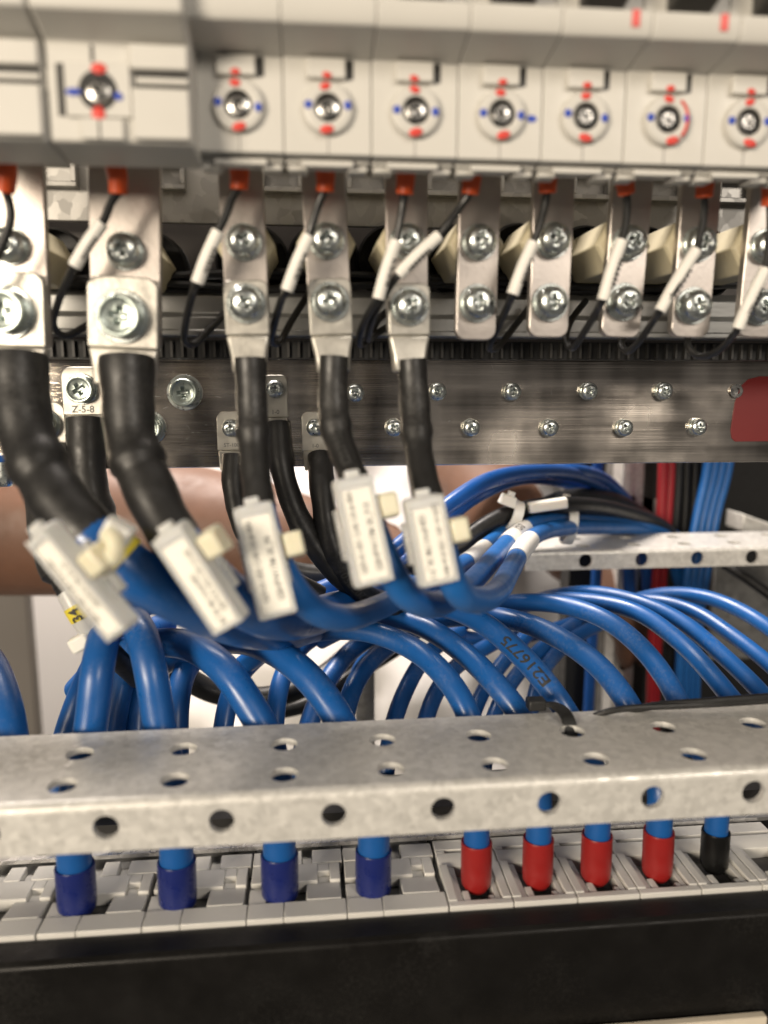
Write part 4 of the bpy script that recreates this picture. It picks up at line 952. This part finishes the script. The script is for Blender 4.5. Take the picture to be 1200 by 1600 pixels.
post('black upright behind the blue loop cables', 912, 400, 15, 15, 'rubber', 'black_upright')
post('dull grey upright left of the galvanised post', 962, 440, 9, 10, 'galv_dull', 'thin_upright')
def riser(lab, P_, r_, m, grp): tag(obj('riser_wire', MB().tube(pix(P_, 4), r_, 12), m), lab, 'wire', grp)
gR = 'wires rising at the right behind the middle rail'
riser('red wire rising behind the middle rail, left one', [(1036,600,395),(1036,730,395),(1032,820,394),(1026,900,394),(1020,1000,394),(1014,1200,394)], 2.6, 'red_wire', gR)
riser('red wire rising behind the middle rail, right one', [(1050,600,397),(1048,730,397),(1044,800,396),(1036,900,396),(1028,1000,396),(1022,1200,396)], 2.4, 'red_wire', gR)
for k in range(4):
    riser(['black wire rising next to the red wires', 'second black wire from the red wires', 'third black wire from the red wires', 'black wire rising next to the blue bundle'][k], [(1060+13*k,600,400+k),(1060+13*k,760,400+k),(1052+13*k,900,400+k),(1044+12*k,1200,400+k)], 2.5, 'black_wire', gR)
bn = ['leftmost', 'second', 'third', 'rightmost']
for k in range(4):
    riser('light blue wire of the rising bundle at the right, %s one' % bn[k], [(1112+11*k,600,388+2*k),(1106+11*k,730,388+2*k),(1090+10*k,800,386+2*k),(1077+10*k,880,384+2*k),(1066+9*k,960,384+2*k),(1058+9*k,1180,384+2*k)], 2.35, 'blue_thin', gR)
riser('blue wire dropping beside the black upright', [(932,600,392),(934,760,392),(932,900,392),(925,1000,392),(915,1200,392)], 2.8, 'blue_deep', gR)
riser('black cable running down to the right edge under the middle rail', [(1130,880,372),(1170,905,360),(1230,950,345)], 2.6, 'black_wire', gR)
# bracket and side plate at the right edge
a = W(1150, 800, 420)
mb = MB().prism_frame([(0,0),(90,-32),(90,-44),(0,-10)], (a.x-6, 420, a.z+2), X, Z, Vector((0,-1,0)), 0, 18)
tag(obj('side_bracket', mb, 'galv', bevel=.8), 'sloping galvanised bracket at the right edge', 'bracket')
a = W(1118, 884, 405); b = W(1260, 975, 405)
tag(obj('side_plate', MB().box(a.x, b.x, 405, 408, b.z-20, a.z), 'galv_dull', bevel=.5), 'dull galvanised plate below the rail at the right edge', 'plate')
a = W(1000, 780, 432); mb = MB().prism_frame([(0,0),(30,-10),(30,-26),(0,-14)], (a.x-8, 432, a.z+6), X, Z, Vector((0,-1,0)), 0, 10)
tag(obj('cross_brace', mb, 'galv', bevel=.8), 'pale galvanised brace behind the red wires', 'brace')
a = W(930, 600, 520); b = W(1500, 1250, 520)
struct(obj('cabinet_side', MB().box(a.x, b.x, 520, 524, b.z, a.z), 'dark'))

# =================================================================== BACKGROUND
a = W(-900, 300, 900); b = W(2000, 1700, 900)
struct(obj('wall', MB().box(a.x, b.x, 900, 910, b.z, a.z), 'wall'))
a = W(-500, 500, 640); b = W(78, 1400, 640)
root = thing('door_panel', 'taupe grey door panel behind the cables at the left edge', 'panel', (b.x-40, 650, b.z))
obj('leaf', MB().box(a.x, b.x, 640, 655, b.z, a.z), 'grey_panel', root, bevel=1.2)

# person working behind the cabinet
def pw(px, py, Yv): return W(px, py, Yv)
def limb(mb, pts, radii, seg=16):
    P = spline(pts, 6); n = len(P)
    def r_(t):
        x = t*(len(radii)-1); i = min(int(x), len(radii)-2); f = x-i; return radii[i]*(1-f)+radii[i+1]*f
    mb.tube(smooth(P, 4), r_, seg)
body = MB(); sh = MB()
cx = pw(560, 900, 640).x
LS, RS = Vector((cx+165, 640, 120)), Vector((cx-165, 640, 120))
elbR, wrR, hdR = pw(-330, 815, 470), pw(400, 838, 410), pw(505, 862, 400)
elbL, wrL, hdL = pw(690, 690, 600), pw(800, 815, 460), pw(880, 862, 445)
for T in (body,):
    limb(T, [RS, RS.lerp(elbR,.5)+Vector((-20,0,-10)), elbR], [48, 42, 38]); limb(T, [elbR, elbR.lerp(wrR,.45)+Vector((0,0,4)), wrR, hdR], [44, 43, 39, 26])
    limb(T, [LS, LS.lerp(elbL,.5)+Vector((0,30,-20)), elbL], [48, 42, 36]); limb(T, [elbL, elbL.lerp(wrL,.5), wrL], [38, 33, 26])
    T.ell((cx, 690, -40), 165, 95, 260, 20, 14); limb(T, [Vector((cx,670,160)), Vector((cx,640,260))], [56, 52]); T.ell((cx, 615, 330), 75, 95, 112, 18, 14)
    T.ell((cx, 520, 322), 12, 16, 22, 10, 8)
    for s in (-1, 1): T.ell((cx+s*76, 630, 330), 9, 18, 30, 10, 8)
    limb(T, [RS, Vector((cx,650,150)), LS], [55, 70, 55])
def hand(T, wr, hd, nrm, curl):
    d = (hd-wr).normalized(); sd = d.cross(nrm).normalized(); nrm = sd.cross(d)
    T.ell(hd+d*10, 40, 22, 14, 14, 8, Matrix((d, sd, nrm)).transposed())
    for k, (o_, L_) in enumerate(((-27,62),(-9,74),(9,70),(26,54))):
        a = hd + d*30 + sd*o_
        p1 = a + d*(L_*.42) - nrm*(L_*.12*curl); p2 = p1 + d*(L_*.28*(1-.4*curl)) - nrm*(L_*.26*curl); p3 = p2 + d*(L_*.2*(1-curl)) - nrm*(L_*.26*curl)
        limb(T, [a-d*12, a, p1, p2, p3], [9, 9.5, 8.6, 7.8, 6.4], 10)
    a = hd - d*12 + sd*(-24); limb(T, [a, a+d*20-sd*22-nrm*6, a+d*48-sd*30-nrm*14], [13, 11, 8], 10)
hand(body, wrR, hdR, Vector((0,-.3,1)), .5); hand(body, wrL, hdL, Vector((.2,-.6,1)), .9)
person = obj('person', body, 'skin', org=(cx, 690, -700))
tag(person, 'person in a white shirt behind the cabinet, bare forearms reaching past the cables', 'person')
md = person.modifiers.new('remesh', 'REMESH'); md.mode = 'VOXEL'; md.voxel_size = 0.0045; md.use_smooth_shade = True
sm = person.modifiers.new('smooth', 'SMOOTH'); sm.factor = .5; sm.iterations = 6
T = sh
T.ell((cx, 690, -60), 190, 118, 300, 24, 16); limb(T, [RS, Vector((cx,655,150)), LS], [66, 84, 66])
limb(T, [RS, RS.lerp(elbR,.5)+Vector((-20,0,-10))], [64, 66]); limb(T, [LS, LS.lerp(elbL,.5)+Vector((0,30,-20)), LS.lerp(elbL,.8)+Vector((0,12,-8))], [64, 62, 58])
limb(T, [Vector((cx-70,640,-80)), Vector((cx-60,600,-240)), Vector((cx-70,590,-420))], [95, 110, 110]); limb(T, [Vector((cx+70,640,-80)), Vector((cx+70,600,-240)), Vector((cx+80,590,-420))], [95, 110, 110])
shirt = obj('shirt', sh, 'shirt', person)
md = shirt.modifiers.new('remesh', 'REMESH'); md.mode = 'VOXEL'; md.voxel_size = 0.006; md.use_smooth_shade = True
tx = bpy.data.textures.new('folds', 'CLOUDS'); tx.noise_scale = 0.055; tx.noise_depth = 1
dm = shirt.modifiers.new('folds', 'DISPLACE'); dm.texture = tx; dm.strength = 0.03; dm.texture_coords = 'LOCAL'
sm = shirt.modifiers.new('smooth', 'SMOOTH'); sm.factor = .5; sm.iterations = 3
obj('hair', MB().ell((cx, 628, 352), 82, 98, 100, 18, 12), 'hair', person)
for o in list(bpy.data.objects):
    if o.name.startswith('tmp_'): bpy.data.objects.remove(o)
